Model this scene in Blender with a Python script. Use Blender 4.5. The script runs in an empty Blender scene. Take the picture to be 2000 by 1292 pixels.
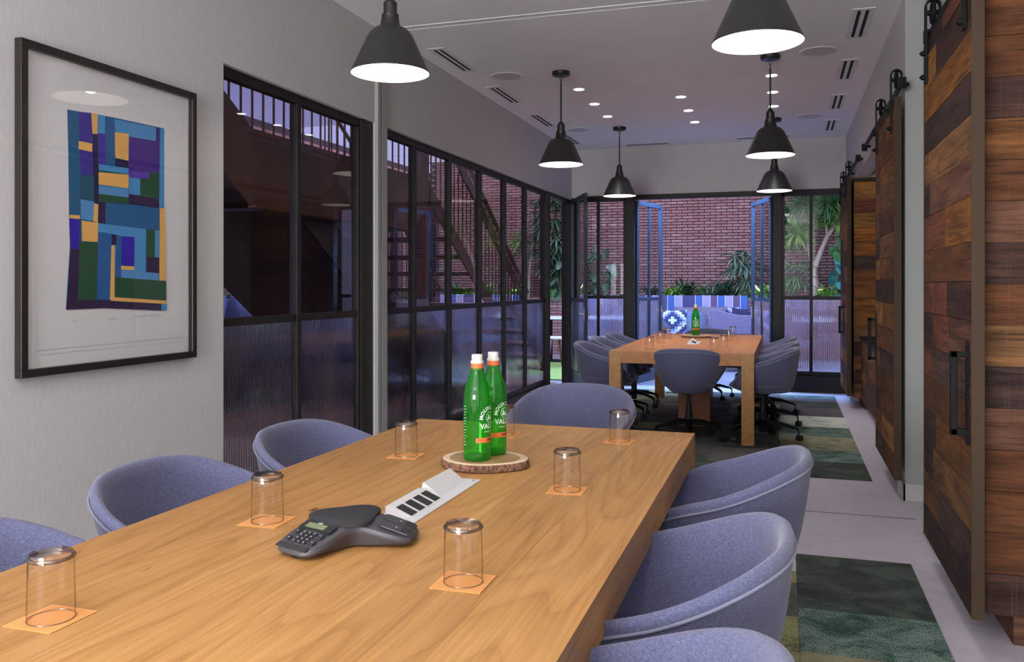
import bpy, math, random
from mathutils import Vector, Matrix
rnd = random.Random(7)
PI = math.pi
sc = bpy.context.scene
COL = sc.collection

# ---------------------------------------------------------------- camera, sky, large lights, exposure
cam_d = bpy.data.cameras.new('camera'); cam = bpy.data.objects.new('camera', cam_d); COL.objects.link(cam)
cam_d.sensor_width = 36; cam_d.lens = 36 * 1657 / 2000
cam_d.shift_y = -0.0455; cam_d.clip_start = .05; cam_d.clip_end = 200
cam.location = (0, 0, 1.316); cam.rotation_euler = (PI / 2, 0, math.atan(533 / 1657))
sc.camera = cam

world = bpy.data.worlds.new('dusk_sky'); sc.world = world; world.use_nodes = True
wn = world.node_tree.nodes; wl = world.node_tree.links
bg = wn['Background']; bg.inputs[1].default_value = .75
wtc = wn.new('ShaderNodeTexCoord'); wsep = wn.new('ShaderNodeSeparateXYZ'); wramp = wn.new('ShaderNodeValToRGB')
wl.new(wtc.outputs['Generated'], wsep.inputs[0]); wl.new(wsep.outputs[2], wramp.inputs[0]); wl.new(wramp.outputs[0], bg.inputs[0])
wramp.color_ramp.elements[0].position = 0.0; wramp.color_ramp.elements[0].color = (.42, .42, .72, 1)
wramp.color_ramp.elements[1].position = .7; wramp.color_ramp.elements[1].color = (.27, .29, .66, 1)

sc.view_settings.view_transform = 'Standard'; sc.view_settings.look = 'None'
sc.view_settings.gamma = 1; sc.view_settings.use_curve_mapping = False
sc.view_settings.exposure = 0.75
sc.cycles.max_bounces = 9; sc.cycles.diffuse_bounces = 4; sc.cycles.glossy_bounces = 4
sc.cycles.transmission_bounces = 8; sc.cycles.transparent_max_bounces = 24
sc.cycles.sample_clamp_indirect = 4.0; sc.cycles.caustics_reflective = False; sc.cycles.caustics_refractive = False
sc.cycles.use_denoising = True

WARM = (1.0, .96, .93)
E_DOWN, E_PEND, E_BIG = 19.5, 3.0, 24
def light(name, kind, loc, energy, color=WARM, rot=(0, 0, 0), size=.1, spot=None, blend=.6, sy=None, parent=None):
    d = bpy.data.lights.new(name, kind); d.energy = energy; d.color = color
    if kind == 'AREA':
        d.size = size
        if sy: d.shape = 'RECTANGLE'; d.size_y = sy
    else:
        d.shadow_soft_size = size
    if kind == 'SPOT': d.spot_size = math.radians(spot); d.spot_blend = blend
    o = bpy.data.objects.new(name, d); COL.objects.link(o); o.location = loc; o.rotation_euler = rot
    if parent: o.parent = parent
    return o
# added area lights under the ceiling behind the camera, general fill for the room
for yy in (-0.3, -2.6):
    light('ceiling_fill_light', 'AREA', (-1.0, yy, 3.06), E_BIG, (1, .95, .92), size=2.2, sy=.9)

# added fill light behind the camera, then added lights for the courtyard
light('rear_fill_light', 'AREA', (-1.55, -4.1, 1.75), 390, (.95, .97, 1), rot=(PI / 2 + .42, 0, 0), size=2.4, sy=2.3)  # unseen fill panel, no window in the back wall
light('courtyard_wall_fill', 'AREA', (-2.2, 11.5, 3.05), 60, (.92, .80, 1), rot=(math.radians(68), 0, 0), size=10, sy=.25)  # unseen wash added to brighten the brick wall
light('courtyard_overhead_fill', 'AREA', (-3.4, 13.4, 6.6), 290, (.80, .66, 1), size=7, sy=6)  # overhead area light added to brighten the courtyard, without a fitting
light('door_blue_fill', 'AREA', (-1.0, 11.25, 2.9), 330, (.22, .45, 1), rot=(math.radians(4), 0, 0), size=4.6, sy=.12)  # blue light added to tint the deck and the open door leaves
# ---------------------------------------------------------------- mesh helpers
class MB:
    def __init__(s): s.v = []; s.f = []; s.m = []
    def add(s, vs, fs, m=0):
        b = len(s.v); s.v += [tuple(v) for v in vs]
        s.f += [tuple(b + i for i in f) for f in fs]; s.m += [m] * len(fs); return s
    def box(s, x0, y0, z0, x1, y1, z1, m=0):
        if x0 > x1: x0, x1 = x1, x0
        if y0 > y1: y0, y1 = y1, y0
        if z0 > z1: z0, z1 = z1, z0
        return s.add([(x0, y0, z0), (x1, y0, z0), (x1, y1, z0), (x0, y1, z0), (x0, y0, z1), (x1, y0, z1), (x1, y1, z1), (x0, y1, z1)],
                     [(0, 3, 2, 1), (4, 5, 6, 7), (0, 1, 5, 4), (1, 2, 6, 5), (2, 3, 7, 6), (3, 0, 4, 7)], m)
    def lathe(s, prof, n=24, c=(0, 0, 0), m=0, cap=True, sx=1, sy=1):
        vs = []; fs = []
        for (r, z) in prof:
            for i in range(n):
                a = 2 * PI * i / n; vs.append((c[0] + r * math.cos(a) * sx, c[1] + r * math.sin(a) * sy, c[2] + z))
        for k in range(len(prof) - 1):
            for i in range(n):
                j = (i + 1) % n; fs.append((k * n + i, k * n + j, (k + 1) * n + j, (k + 1) * n + i))
        if cap:
            fs.append(tuple(range(n - 1, -1, -1))); fs.append(tuple((len(prof) - 1) * n + i for i in range(n)))
        return s.add(vs, fs, m)
    def tube(s, pts, r, n=8, m=0, cap=True, closed=False):
        pts = [Vector(p) for p in pts]; N = len(pts)
        rs = r if isinstance(r, (list, tuple)) else [r] * N
        vs = []; fs = []; up = None
        for k, p in enumerate(pts):
            if closed: t = pts[(k + 1) % N] - pts[k - 1]
            else: t = (pts[min(k + 1, N - 1)] - pts[max(k - 1, 0)])
            t.normalize()
            if up is None:
                up = Vector((0, 0, 1)) if abs(t.z) < .9 else Vector((1, 0, 0))
            a = t.cross(up)
            if a.length < 1e-5: a = t.orthogonal()
            a.normalize(); b = a.cross(t).normalized(); up = b
            for i in range(n):
                q = 2 * PI * i / n; vs.append(p + (a * math.cos(q) + b * math.sin(q)) * rs[k])
        rng = N if closed else N - 1
        for k in range(rng):
            k2 = (k + 1) % N
            for i in range(n):
                j = (i + 1) % n; fs.append((k * n + i, k * n + j, k2 * n + j, k2 * n + i))
        if cap and not closed:
            fs.append(tuple(range(n - 1, -1, -1))); fs.append(tuple((N - 1) * n + i for i in range(n)))
        return s.add(vs, fs, m)
    def prism(s, poly, a0, a1, axis='z', m=0):
        def P(u, v, w):
            return (u, v, w) if axis == 'z' else (w, u, v) if axis == 'x' else (u, w, v)
        n = len(poly); vs = [P(u, v, a0) for u, v in poly] + [P(u, v, a1) for u, v in poly]
        fs = [tuple(range(n - 1, -1, -1)), tuple(range(n, 2 * n))] + [(i, (i + 1) % n, n + (i + 1) % n, n + i) for i in range(n)]
        return s.add(vs, fs, m)
    def beam(s, p0, p1, w, h, m=0):
        p0 = Vector(p0); p1 = Vector(p1); t = (p1 - p0).normalized()
        up = Vector((0, 0, 1)) if abs(t.z) < .95 else Vector((0, 1, 0))
        a = t.cross(up).normalized() * w / 2; b = a.normalized().cross(t).normalized() * h / 2
        vs = [p0 - a - b, p0 + a - b, p0 + a + b, p0 - a + b, p1 - a - b, p1 + a - b, p1 + a + b, p1 - a + b]
        return s.add(vs, [(0, 3, 2, 1), (4, 5, 6, 7), (0, 1, 5, 4), (1, 2, 6, 5), (2, 3, 7, 6), (3, 0, 4, 7)], m)
    def mesh(s, name, mats, smooth=None, fix=True):
        me = bpy.data.meshes.new(name); me.from_pydata(s.v, [], s.f)
        for mt in (mats if isinstance(mats, (list, tuple)) else [mats]): me.materials.append(mt)
        if any(s.m): me.polygons.foreach_set('material_index', s.m)
        if fix:
            import bmesh
            b = bmesh.new(); b.from_mesh(me); bmesh.ops.recalc_face_normals(b, faces=b.faces); b.to_mesh(me); b.free()
        if smooth:
            me.polygons.foreach_set('use_smooth', [True] * len(me.polygons))
            me.set_sharp_from_angle(angle=math.radians(smooth))
        me.update(); return me
    def obj(s, name, mats, parent=None, loc=(0, 0, 0), rot=(0, 0, 0), smooth=None, bevel=None, fix=True):
        return link(name, s.mesh(name, mats, smooth, fix), parent, loc, rot, bevel)
def link(name, me, parent=None, loc=(0, 0, 0), rot=(0, 0, 0), bevel=None):
    o = bpy.data.objects.new(name, me); COL.objects.link(o); o.location = loc; o.rotation_euler = rot
    if parent: o.parent = parent
    if bevel:
        b = o.modifiers.new('bevel', 'BEVEL'); b.width = bevel; b.segments = 2; b.limit_method = 'ANGLE'
    return o
def box(name, mats, x0, y0, z0, x1, y1, z1, parent=None, bevel=None):
    return MB().box(x0, y0, z0, x1, y1, z1).obj(name, mats, parent, bevel=bevel)
def empty(name, loc=(0, 0, 0), rz=0, rot=None):
    o = bpy.data.objects.new(name, None); COL.objects.link(o); o.location = loc; o.rotation_euler = rot or (0, 0, rz); o.empty_display_size = .1
    return o
def tag(o, label=None, cat=None, group=None, kind=None):
    if label: o['label'] = label
    if cat: o['category'] = cat
    if group: o['group'] = group
    if kind: o['kind'] = kind
    return o
def struct(o): o['kind'] = 'structure'; return o
def copy_tree(o, parent=None):
    c = o.copy(); COL.objects.link(c)
    if parent is not None: c.parent = parent
    for ch in o.children: copy_tree(ch, c)
    return c

# ---------------------------------------------------------------- materials
def mat(name, col, rough=.5, metal=0, spec=None, bump=None, trans=0, ior=None, emit=None, estr=0, coat=0, sheen=0):
    m = bpy.data.materials.new(name); m.use_nodes = True; p = m.node_tree.nodes['Principled BSDF']
    p.inputs['Base Color'].default_value = (*col, 1); p.inputs['Roughness'].default_value = rough; p.inputs['Metallic'].default_value = metal
    if spec is not None: p.inputs['Specular IOR Level'].default_value = spec
    if trans: p.inputs['Transmission Weight'].default_value = trans
    if ior: p.inputs['IOR'].default_value = ior
    if coat: p.inputs['Coat Weight'].default_value = coat; p.inputs['Coat Roughness'].default_value = .1
    if sheen: p.inputs['Sheen Weight'].default_value = sheen
    if emit: p.inputs['Emission Color'].default_value = (*emit, 1); p.inputs['Emission Strength'].default_value = estr
    return m
class NT:
    def __init__(s, m): s.m = m; s.t = m.node_tree; s.p = s.t.nodes['Principled BSDF']
    def n(s, typ, **k):
        x = s.t.nodes.new('ShaderNode' + typ)
        for a, b in k.items(): setattr(x, a, b)
        return x
    def l(s, a, b): s.t.links.new(a, b)
    def pos(s, scale=(1, 1, 1), rot=(0, 0, 0), coord='World', rand=0):
        if coord == 'World': src = s.n('NewGeometry').outputs['Position']
        else: src = s.n('TexCoord').outputs['Object']
        mp = s.n('Mapping'); mp.inputs['Scale'].default_value = scale; mp.inputs['Rotation'].default_value = rot
        if rand:
            oi = s.n('ObjectInfo'); cb = s.n('CombineXYZ'); mu = s.n('Math', operation='MULTIPLY'); mu.inputs[1].default_value = rand
            s.l(oi.outputs['Random'], mu.inputs[0])
            for i in range(3): s.l(mu.outputs[0], cb.inputs[i])
            ad = s.n('VectorMath', operation='ADD'); s.l(src, mp.inputs[0]); s.l(mp.outputs[0], ad.inputs[0]); s.l(cb.outputs[0], ad.inputs[1])
            return ad.outputs[0]
        s.l(src, mp.inputs[0]); return mp.outputs[0]
    def noise(s, vec, scale, detail=4, rough=.5, dist=0):
        x = s.n('TexNoise'); x.inputs['Scale'].default_value = scale; x.inputs['Detail'].default_value = detail
        x.inputs['Roughness'].default_value = rough; x.inputs['Distortion'].default_value = dist; s.l(vec, x.inputs['Vector']); return x.outputs[0]
    def ramp(s, fac, stops, interp='LINEAR'):
        x = s.n('ValToRGB'); r = x.color_ramp; r.interpolation = interp
        while len(r.elements) < len(stops): r.elements.new(.5)
        for e, (p, c) in zip(r.elements, stops): e.position = p; e.color = (*c, 1) if len(c) == 3 else c
        s.l(fac, x.inputs[0]); return x.outputs[0]
    def mix(s, fac, a, b, mode='MIX'):
        x = s.n('Mix', data_type='RGBA', blend_type=mode)
        for v, i in ((fac, 0), (a, 6), (b, 7)):
            if isinstance(v, (int, float)): x.inputs[i].default_value = v
            elif isinstance(v, tuple): x.inputs[i].default_value = (*v, 1)
            else: s.l(v, x.inputs[i])
        return x.outputs[2]
    def bump(s, h, strength=.3, dist=.002):
        x = s.n('Bump'); x.inputs['Strength'].default_value = strength; x.inputs['Distance'].default_value = dist
        s.l(h, x.inputs['Height']); s.l(x.outputs[0], s.p.inputs['Normal'])
    def col(s, c): s.l(c, s.p.inputs['Base Color'])

def noisy(name, c0, c1, scale, rough=.6, stretch=(1, 1, 1), bump=0, bdist=.002, detail=5, coord='World', lo=.35, hi=.65, **k):
    m = mat(name, c0, rough, **k); t = NT(m); v = t.pos(stretch, coord=coord); f = t.noise(v, scale, detail)
    t.col(t.ramp(f, [(lo, c0), (hi, c1)]))
    if bump: t.bump(f, bump, bdist)
    return m

M = {}
M['wall'] = noisy('wall_paint_linen', (.54, .53, .525), (.58, .57, .565), 90, .75, (1, 1, .25), .12, .001)
M['ceil'] = noisy('ceiling_paint', (.87, .86, .86), (.90, .89, .89), 3, .8)
M['pillar'] = mat('pillar_shade_grey', (.36, .375, .35), .6)  # grey-green holds the shade of the pillar's front face; partition post shares it
M['base'] = mat('baseboard_paint', (.5, .5, .48), .45)
M['dark'] = noisy('dark_bronze_steel', (.012, .0095, .009), (.019, .015, .014), 12, .5, spec=.3)
M['black'] = mat('black_metal', (.005, .005, .0055), .6, spec=.2)
M['plastic'] = mat('black_plastic', (.014, .014, .016), .5)
M['chrome'] = mat('polished_metal', (.6, .6, .6), .2, 1)
M['white'] = mat('white_enamel', (.75, .75, .74), .4)
M['vent'] = mat('vent_white', (.76, .75, .75), .5)
M['hole'] = mat('vent_dark_slot', (.006, .006, .007), .9)
M['grill'] = noisy('speaker_mesh', (.56, .55, .56), (.64, .63, .64), 220, .7)

def concrete():
    m = mat('polished_concrete', (.3, .28, .29), .42); t = NT(m); v = t.pos()
    a = t.noise(v, 1.3, 6, .6, .6); b = t.noise(v, 9, 5, .65, 1.2); c = t.noise(v, 60, 3)
    x = t.mix(.45, t.ramp(a, [(.3, (.50, .455, .51)), (.7, (.66, .61, .68))]), t.ramp(b, [(.3, (.46, .42, .48)), (.72, (.70, .655, .72))]))
    t.col(x); t.l(t.ramp(b, [(.2, (.34,) * 3), (.8, (.55,) * 3)]), t.p.inputs['Roughness']); t.bump(c, .05, .001)
    return m
M['concrete'] = concrete()

def oak(name, c0, c1, c2):
    m = mat(name, c0, .45, spec=.35); t = NT(m)
    v = t.pos((7, 1.0, 7), rand=37)
    warp = t.noise(t.pos((3.2, .9, 3.2), rand=37), 1.0, 3, .5, .4)
    N_ = t.noise(t.pos((3.4, .52, 3.4), rand=23), 1.0, 2, .45, .25)
    def mth(op, a_, b_):
        q = t.n('Math', operation=op)
        for v_, i_ in ((a_, 0), (b_, 1)):
            if isinstance(v_, (int, float)): q.inputs[i_].default_value = v_
            else: t.l(v_, q.inputs[i_])
        return q.outputs[0]
    saw = mth('FRACT', mth('MULTIPLY', N_, 17), 0)
    w_ = t.ramp(saw, [(0, c2), (.18, c0), (.75, c1), (1, c0)])
    fine = t.noise(t.pos((110, 3.5, 110), rand=11), 1.0, 5, .6)
    base = t.mix(.62, t.ramp(t.noise(v, 1.2, 3), [(.3, c0), (.7, c1)]), w_)
    base = t.mix(.32, base, t.ramp(fine, [(.38, c2), (.62, c1)]))
    oi = t.n('ObjectInfo')
    tone = t.ramp(oi.outputs['Random'], [(0, (.86, .82, .76)), (1, (1.08, 1.07, 1.06))])
    base = t.mix(1.0, base, tone, 'MULTIPLY')
    # a few dark knots and checks
    kv = t.n('TexVoronoi', feature='F1'); kv.inputs['Scale'].default_value = 1.0; kv.inputs['Randomness'].default_value = 1
    t.l(t.pos((5.0, 1.9, 5.0), rand=5), kv.inputs['Vector'])
    kn = t.noise(t.pos((60, 14, 60)), 1.0, 3)
    ad = t.n('Math', operation='MULTIPLY_ADD'); ad.inputs[1].default_value = .05; t.l(kn, ad.inputs[0]); t.l(kv.outputs['Distance'], ad.inputs[2])
    base = t.mix(t.ramp(ad.outputs[0], [(.045, (1, 1, 1)), (.075, (0, 0, 0))]), base, (c2[0] * .35, c2[1] * .3, c2[2] * .3))
    t.col(base); t.bump(fine, .12, .0006)
    return m
M['oak'] = oak('oiled_oak', (.43, .215, .066), (.53, .29, .10), (.29, .125, .034))
M['oak2'] = oak('oiled_oak_reddish', (.48, .19, .055), (.56, .25, .08), (.36, .13, .04))
M['cherry'] = noisy('red_brown_veneer', (.26, .085, .03), (.34, .12, .045), 4, .45, (3, 3, .4), 0)

def reclaimed(name, along, bright=1.0):
    m = mat(name, (.2, .1, .05), .8, spec=.2); t = NT(m)
    oi = t.n('ObjectInfo')
    b = bright
    pal = [(.15, .062, .028), (.23, .10, .036), (.08, .042, .034), (.30, .125, .034), (.19, .07, .04), (.115, .07, .06), (.25, .125, .055), (.36, .18, .06), (.06, .035, .032), (.20, .095, .06)]
    pc = t.ramp(oi.outputs['Random'], [(i / 10, tuple(x * b for x in c)) for i, c in enumerate(pal)], 'CONSTANT')
    st = (40, 3.0, 48) if along == 'y' else (3.0, 40, 48)
    st2 = (5, 1.1, 6) if along == 'y' else (1.1, 5, 6)
    saw = (2, 55, 2) if along == 'y' else (55, 2, 2)
    g = t.noise(t.pos(st, rand=50), 1.6, 6, .65, .5); s2 = t.noise(t.pos(st2, rand=31), 1.3, 5, .6, 1.2); s3 = t.noise(t.pos(saw, rand=9), 1, 3, .6)
    c = t.mix(1, pc, t.ramp(g, [(.28, (.55, .52, .52)), (.5, (1, 1, 1)), (.72, (1.35, 1.28, 1.18))]), 'MULTIPLY')
    c = t.mix(1, c, t.ramp(s2, [(.3, (.40, .38, .42)), (.52, (1.0, .98, .97)), (.72, (1.7, 1.5, 1.3))]), 'MULTIPLY')
    cr = t.noise(t.pos((60, 1.2, 75) if along == 'y' else (1.2, 60, 75), rand=17), 1, 3, .5)
    c = t.mix(t.ramp(cr, [(.30, (.85, .85, .85)), (.37, (0, 0, 0))]), c, (.02, .012, .01))
    c = t.mix(t.ramp(s3, [(.6, (0, 0, 0)), (.8, (.2, .2, .2))]), c, (.30 * b, .24 * b, .22 * b))
    t.col(c)
    h = t.n('Math', operation='ADD'); t.l(g, h.inputs[0]); t.l(s3, h.inputs[1]); t.bump(h.outputs[0], .8, .004)
    return m
M['planky'] = reclaimed('reclaimed_boards', 'y', .72)
M['plankx'] = reclaimed('reclaimed_boards_cabinet', 'x', .85)
M['edgetrim'] = noisy('brown_edge_banding', (.050, .029, .016), (.065, .038, .021), 300, .9, (.2, .2, 3), .1)

def fabric():
    m = mat('blue_grey_wool', (.2, .21, .3), .92, sheen=.25); t = NT(m); tc = t.pos((1, 1, 1), coord='Object')
    a = t.noise(t.pos((130, 130, 520), coord='Object'), 1, 2); b = t.noise(t.pos((520, 520, 110), coord='Object'), 1, 2); c = t.noise(tc, 6, 3)
    f = t.mix(.5, a, b)
    col = t.ramp(f, [(.33, (.062, .066, .135)), (.52, (.105, .11, .205)), (.72, (.20, .21, .33))])
    t.col(t.mix(.15, col, t.ramp(c, [(.3, (.08, .085, .16)), (.7, (.14, .145, .25))]))); t.bump(f, .35, .0012)
    return m
M['fabric'] = fabric()
M['piping'] = mat('fabric_piping', (.20, .21, .30), .8, sheen=.2)

def rugmat(name, c0, c1, speck, amt, tex=(70, 170)):
    m = mat(name, c0, .95); t = NT(m)
    a = t.noise(t.pos(), 5, 6, .65, .8); w = t.noise(t.pos((tex[1] * 1.6, tex[0] * 1.1, 1)), 1, 2); w2 = t.noise(t.pos((2, 12, 1)), 1.4, 4, .6)
    base = t.ramp(a, [(.3, c0), (.7, c1)])
    base = t.mix(t.ramp(w2, [(.55, (0, 0, 0)), (.78, (.35, .35, .35))]), base, speck)
    sp = t.n('Math', operation='MULTIPLY'); t.l(w, sp.inputs[0]); t.l(a, sp.inputs[1])
    k = 1 - amt
    t.col(t.mix(t.ramp(sp.outputs[0], [(.10 + .2 * k, (0, 0, 0)), (.22 + .2 * k, (.85, .85, .85))]), base, speck))
    t.bump(w, .5, .002)
    return m
M['rug_dark'] = rugmat('rug_charcoal_green', (.016, .026, .022), (.04, .055, .045), (.10, .13, .10), .35)
M['rug_teal'] = rugmat('rug_teal', (.010, .045, .038), (.02, .075, .062), (.22, .30, .25), .55)
M['rug_grey'] = rugmat('rug_worn_grey', (.13, .13, .11), (.24, .235, .20), (.03, .035, .03), .7)
M['rug_olive'] = rugmat('rug_olive', (.025, .035, .022), (.08, .09, .045), (.34, .34, .16), .8)
M['rug_mauve'] = rugmat('rug_mauve_grey', (.10, .085, .085), (.17, .14, .14), (.05, .07, .065), .6)
M['rug_pale'] = rugmat('rug_pale_green', (.12, .17, .14), (.28, .34, .29), (.6, .63, .55), .9)
M['rug_brown'] = rugmat('rug_brown', (.04, .035, .028), (.13, .115, .08), (.30, .29, .18), .8)

def thin(name, face, edge, rough=0.0, spec=.05, gl=1.0):
    m = bpy.data.materials.new(name); m.use_nodes = True; t = m.node_tree; t.nodes.clear()
    o = t.nodes.new('ShaderNodeOutputMaterial'); mx = t.nodes.new('ShaderNodeMixShader'); tr = t.nodes.new('ShaderNodeBsdfTransparent')
    g = t.nodes.new('ShaderNodeBsdfGlossy'); g.inputs['Roughness'].default_value = rough; pw = t.nodes.new('ShaderNodeMath'); pw.operation = 'POWER'; pw.inputs[1].default_value = 5.0; fr = t.nodes.new('ShaderNodeMath'); fr.operation = 'MULTIPLY_ADD'; fr.inputs[1].default_value = 1 - spec; fr.inputs[2].default_value = spec
    lw = t.nodes.new('ShaderNodeLayerWeight'); lw.inputs[0].default_value = .5; r = t.nodes.new('ShaderNodeValToRGB')
    r.color_ramp.elements[0].position = .6; r.color_ramp.elements[0].color = (*face, 1); r.color_ramp.elements[1].position = .97; r.color_ramp.elements[1].color = (*edge, 1)
    g.inputs['Color'].default_value = (gl, gl, gl, 1)
    t.links.new(lw.outputs['Facing'], r.inputs[0]); t.links.new(lw.outputs['Facing'], pw.inputs[0]); t.links.new(pw.outputs[0], fr.inputs[0]); t.links.new(r.outputs[0], tr.inputs[0])
    t.links.new(fr.outputs[0], mx.inputs[0]); t.links.new(tr.outputs[0], mx.inputs[1]); t.links.new(g.outputs[0], mx.inputs[2]); t.links.new(mx.outputs[0], o.inputs[0])
    return m
M['pane'] = thin('window_glass', (.86, .86, .88), (.8, .8, .84), 0.0, .05)
M['tumbler'] = thin('tumbler_glass', (.97, .95, .92), (.22, .17, .13), 0.0, .06)
M['tumbler_base'] = thin('tumbler_base_glass', (.66, .62, .57), (.10, .085, .075), .12, .12)
M['bottle'] = thin('green_bottle_glass', (.27, .86, .24), (.06, .50, .08), .03, .05)
def milky(m, col, k):        # some light scattered in the green glass and water
    t = m.node_tree; mx = t.nodes['Mix Shader']; out = t.nodes['Material Output']
    tl = t.nodes.new('ShaderNodeBsdfTranslucent'); tl.inputs[0].default_value = (*col, 1); df = t.nodes.new('ShaderNodeBsdfDiffuse'); df.inputs[0].default_value = (*col, 1)
    m1 = t.nodes.new('ShaderNodeMixShader'); t.links.new(tl.outputs[0], m1.inputs[1]); t.links.new(df.outputs[0], m1.inputs[2])
    m2 = t.nodes.new('ShaderNodeMixShader'); m2.inputs[0].default_value = k; t.links.new(mx.outputs[0], m2.inputs[1]); t.links.new(m1.outputs[0], m2.inputs[2]); t.links.new(m2.outputs[0], out.inputs[0])
milky(M['bottle'], (.04, .50, .05), .24)
M['fluted'] = mat('fluted_glass', (.90, .92, .97), .07, trans=1, ior=1.45)
M['art_glass'] = thin('picture_glass', (.97, .97, .97), (.9, .9, .9), 0, .07)
# ---------------------------------------------------------------- room shell
XL, XR, YF, ZC = -2.69, .70, 10.95, 3.09
struct(box('floor', M['concrete'], -2.9, -4.2, -.12, 1.5, 11.05, 0))
# saw-cut joints in the slab
c = MB()
for y in (5.218, 2.2): c.box(-2.6, y - .0025, .0, .7, y + .0025, .0012)
struct(c.obj('trim_1', M['hole']))
cl = MB(); cl.box(-2.9, -4.2, ZC, 1.5, 5.33, ZC + .1); cl.box(-2.9, 5.42, ZC, 1.5, 11.1, ZC + .1); cl.box(-2.9, 5.33, ZC + .03, 1.5, 5.42, ZC + .1)
struct(cl.obj('ceiling', M['ceil']))
tr = MB(); tr.box(-2.69, 5.335, ZC - .004, 1.0, 5.36, ZC + .03); tr.box(-2.69, 5.395, ZC + .002, 1.0, 5.415, ZC + .03)
struct(tr.obj('trim_2', M['ceil'])); struct(box('trim_3', M['hole'], -2.69, 5.361, ZC + .012, 1.0, 5.372, ZC + .03))
W1, W2 = (3.62, 5.28), (5.43, 10.86)
w = MB()
w.box(-2.84, -4.2, 0, XL, W1[0], ZC); w.box(-2.84, W1[0], 2.43, XL, 5.32, ZC); w.box(-2.84, W1[0], 0, XL, W1[1], .10)
w.box(-2.84, W1[1], 0, XL, W2[0], 2.43); w.box(-2.84, 5.32, 2.43, XL, 11.05, ZC)
struct(w.obj('wall_left', M['wall']))
pst = MB(); pst.box(XL, 5.275, 0, -2.665, 5.315, ZC); pst.box(XL, 5.345, 0, -2.668, 5.425, ZC); pst.box(XL - .01, 5.315, 0, -2.685, 5.345, ZC)
struct(pst.obj('trim_4', M['pillar']))
struct(box('wall_back', M['wall'], -2.9, -4.3, 0, 1.5, -4.2, ZC))
w = MB(); w.box(-2.84, YF, 2.455, 1.5, 11.10, ZC)
struct(w.obj('wall_far', M['wall']))
cb = MB(); cb.box(-2.69, YF, 0, -1.965, 11.06, .20); cb.box(-.14, YF, 0, .75, 11.06, .20); cb.box(-2.80, 5.43, 0, -2.69, 9.83, .13)
struct(cb.obj('trim_5', M['dark']))
def wr(*a): struct(box('wall_right', M['wall'], *a))
wr(XR, 5.66, 0, 1.3, 5.90, ZC)                                   # pillar between passage and alcove
wr(XR, 5.90, 2.44, .84, 9.70, ZC)                                # header over the far alcove
wr(.84, 9.70, 2.45, 1.3, 9.80, ZC); wr(XR, 9.70, 2.45, .84, 11.0, ZC)
wr(XR, 10.30, 0, 1.3, 11.0, 2.45)
wr(XR, 4.44, 0, 1.3, 4.88, ZC)                                   # wall between near alcove and passage
wr(XR, -4.2, 2.44, .84, 4.44, ZC); wr(XR, -4.2, 0, .84, .3, 2.44)
wr(1.3, -4.2, 0, 1.4, 11.0, ZC)

pf = MB(); pf.box(XR - .003, 5.657, 0, 1.3, 5.66, ZC); struct(pf.obj('trim_6', M['pillar']))
bb = MB(); bb.box(.683, 5.642, 0, 1.3, 5.657, .105); bb.box(.683, 5.642, 0, .70, 5.9, .105)
bb.box(.685, 4.43, 0, .70, 4.88, .105); bb.box(.685, 4.88, 0, 1.3, 4.893, .105)
struct(bb.obj('baseboard_right', M['base'], bevel=.003))
struct(MB().box(XL, -4.2, 0, XL + .013, 3.62, .105).obj('baseboard_left', M['base'], bevel=.003))

# ---------------------------------------------------------------- steel windows and glass doors
def fluted(w, h, pitch=.021, depth=.0055, n=8):
    """a ribbed sheet of glass in the local x-z plane, ribs towards -y"""
    k = max(1, round(w / pitch)); p = w / k; vs = []; fs = []
    xs = [(i / n + r) * p for r in range(k) for i in range(n)] + [w]
    ys = [-.003 - depth * math.sin(PI * (i / n)) for r in range(k) for i in range(n)] + [-.003]
    for z in (0, h):
        vs += [(x, y, z) for x, y in zip(xs, ys)]
        vs += [(0, .002, z), (w, .002, z)]
    N = len(xs); o = N + 2
    for i in range(N - 1): fs.append((i, i + 1, o + i + 1, o + i))
    fs.append((N + 1, N, o + N, o + N + 1)); fs.append((0, o, o + N, N)); fs.append((N - 1, N + 1, o + N + 1, o + N - 1))
    fs.append(tuple(range(N)) + (N + 1, N)); fs.append(tuple(o + i for i in range(N)) + (o + N + 1, o + N))
    b = MB(); b.add(vs, fs); return b
def glazing(root, divs, z0, zr, z1, mw=.038, depth=.05, ends=True, M_=None, name_pane='pane'):
    """local x runs along the opening, room side is -y. divs: x positions of the mullion centres incl. both ends"""
    mt = M['dark']; a, b_ = divs[0], divs[-1]
    fr = MB(); e = mw
    fr.box(a, -depth / 2, z1 - .055, b_, depth / 2, z1); fr.box(a, -depth / 2, z0, b_, depth / 2, z0 + .05)
    if ends: fr.box(a, -depth / 2, z0, a + e, depth / 2, z1); fr.box(b_ - e, -depth / 2, z0, b_, depth / 2, z1)
    fr.obj('frame', mt, root, bevel=.003)
    for d in divs[1:-1]:
        MB().box(d - mw / 2, -depth / 2 - .004, z0 + .05, d + mw / 2, depth / 2, z1 - .055).obj('mullion', mt, root, bevel=.003)
    for i in range(len(divs) - 1):
        xa = divs[i] + (e if i == 0 else mw / 2); xb = divs[i + 1] - (e if i == len(divs) - 2 else mw / 2)
        MB().box(xa, -depth / 2 + .006, zr - .022, xb, depth / 2 - .006, zr + .022).obj('glazing_bar', mt, root, bevel=.002)
        MB().add([(xa, 0, zr + .022), (xb, 0, zr + .022), (xb, 0, z1 - .055), (xa, 0, z1 - .055)], [(0, 1, 2, 3)]).obj('pane', M['pane'], root, fix=False)
        f = fluted(xb - xa, zr - .022 - z0 - .05).obj('fluted_pane', M['fluted'], root, loc=(xa, 0, z0 + .05))
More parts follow.
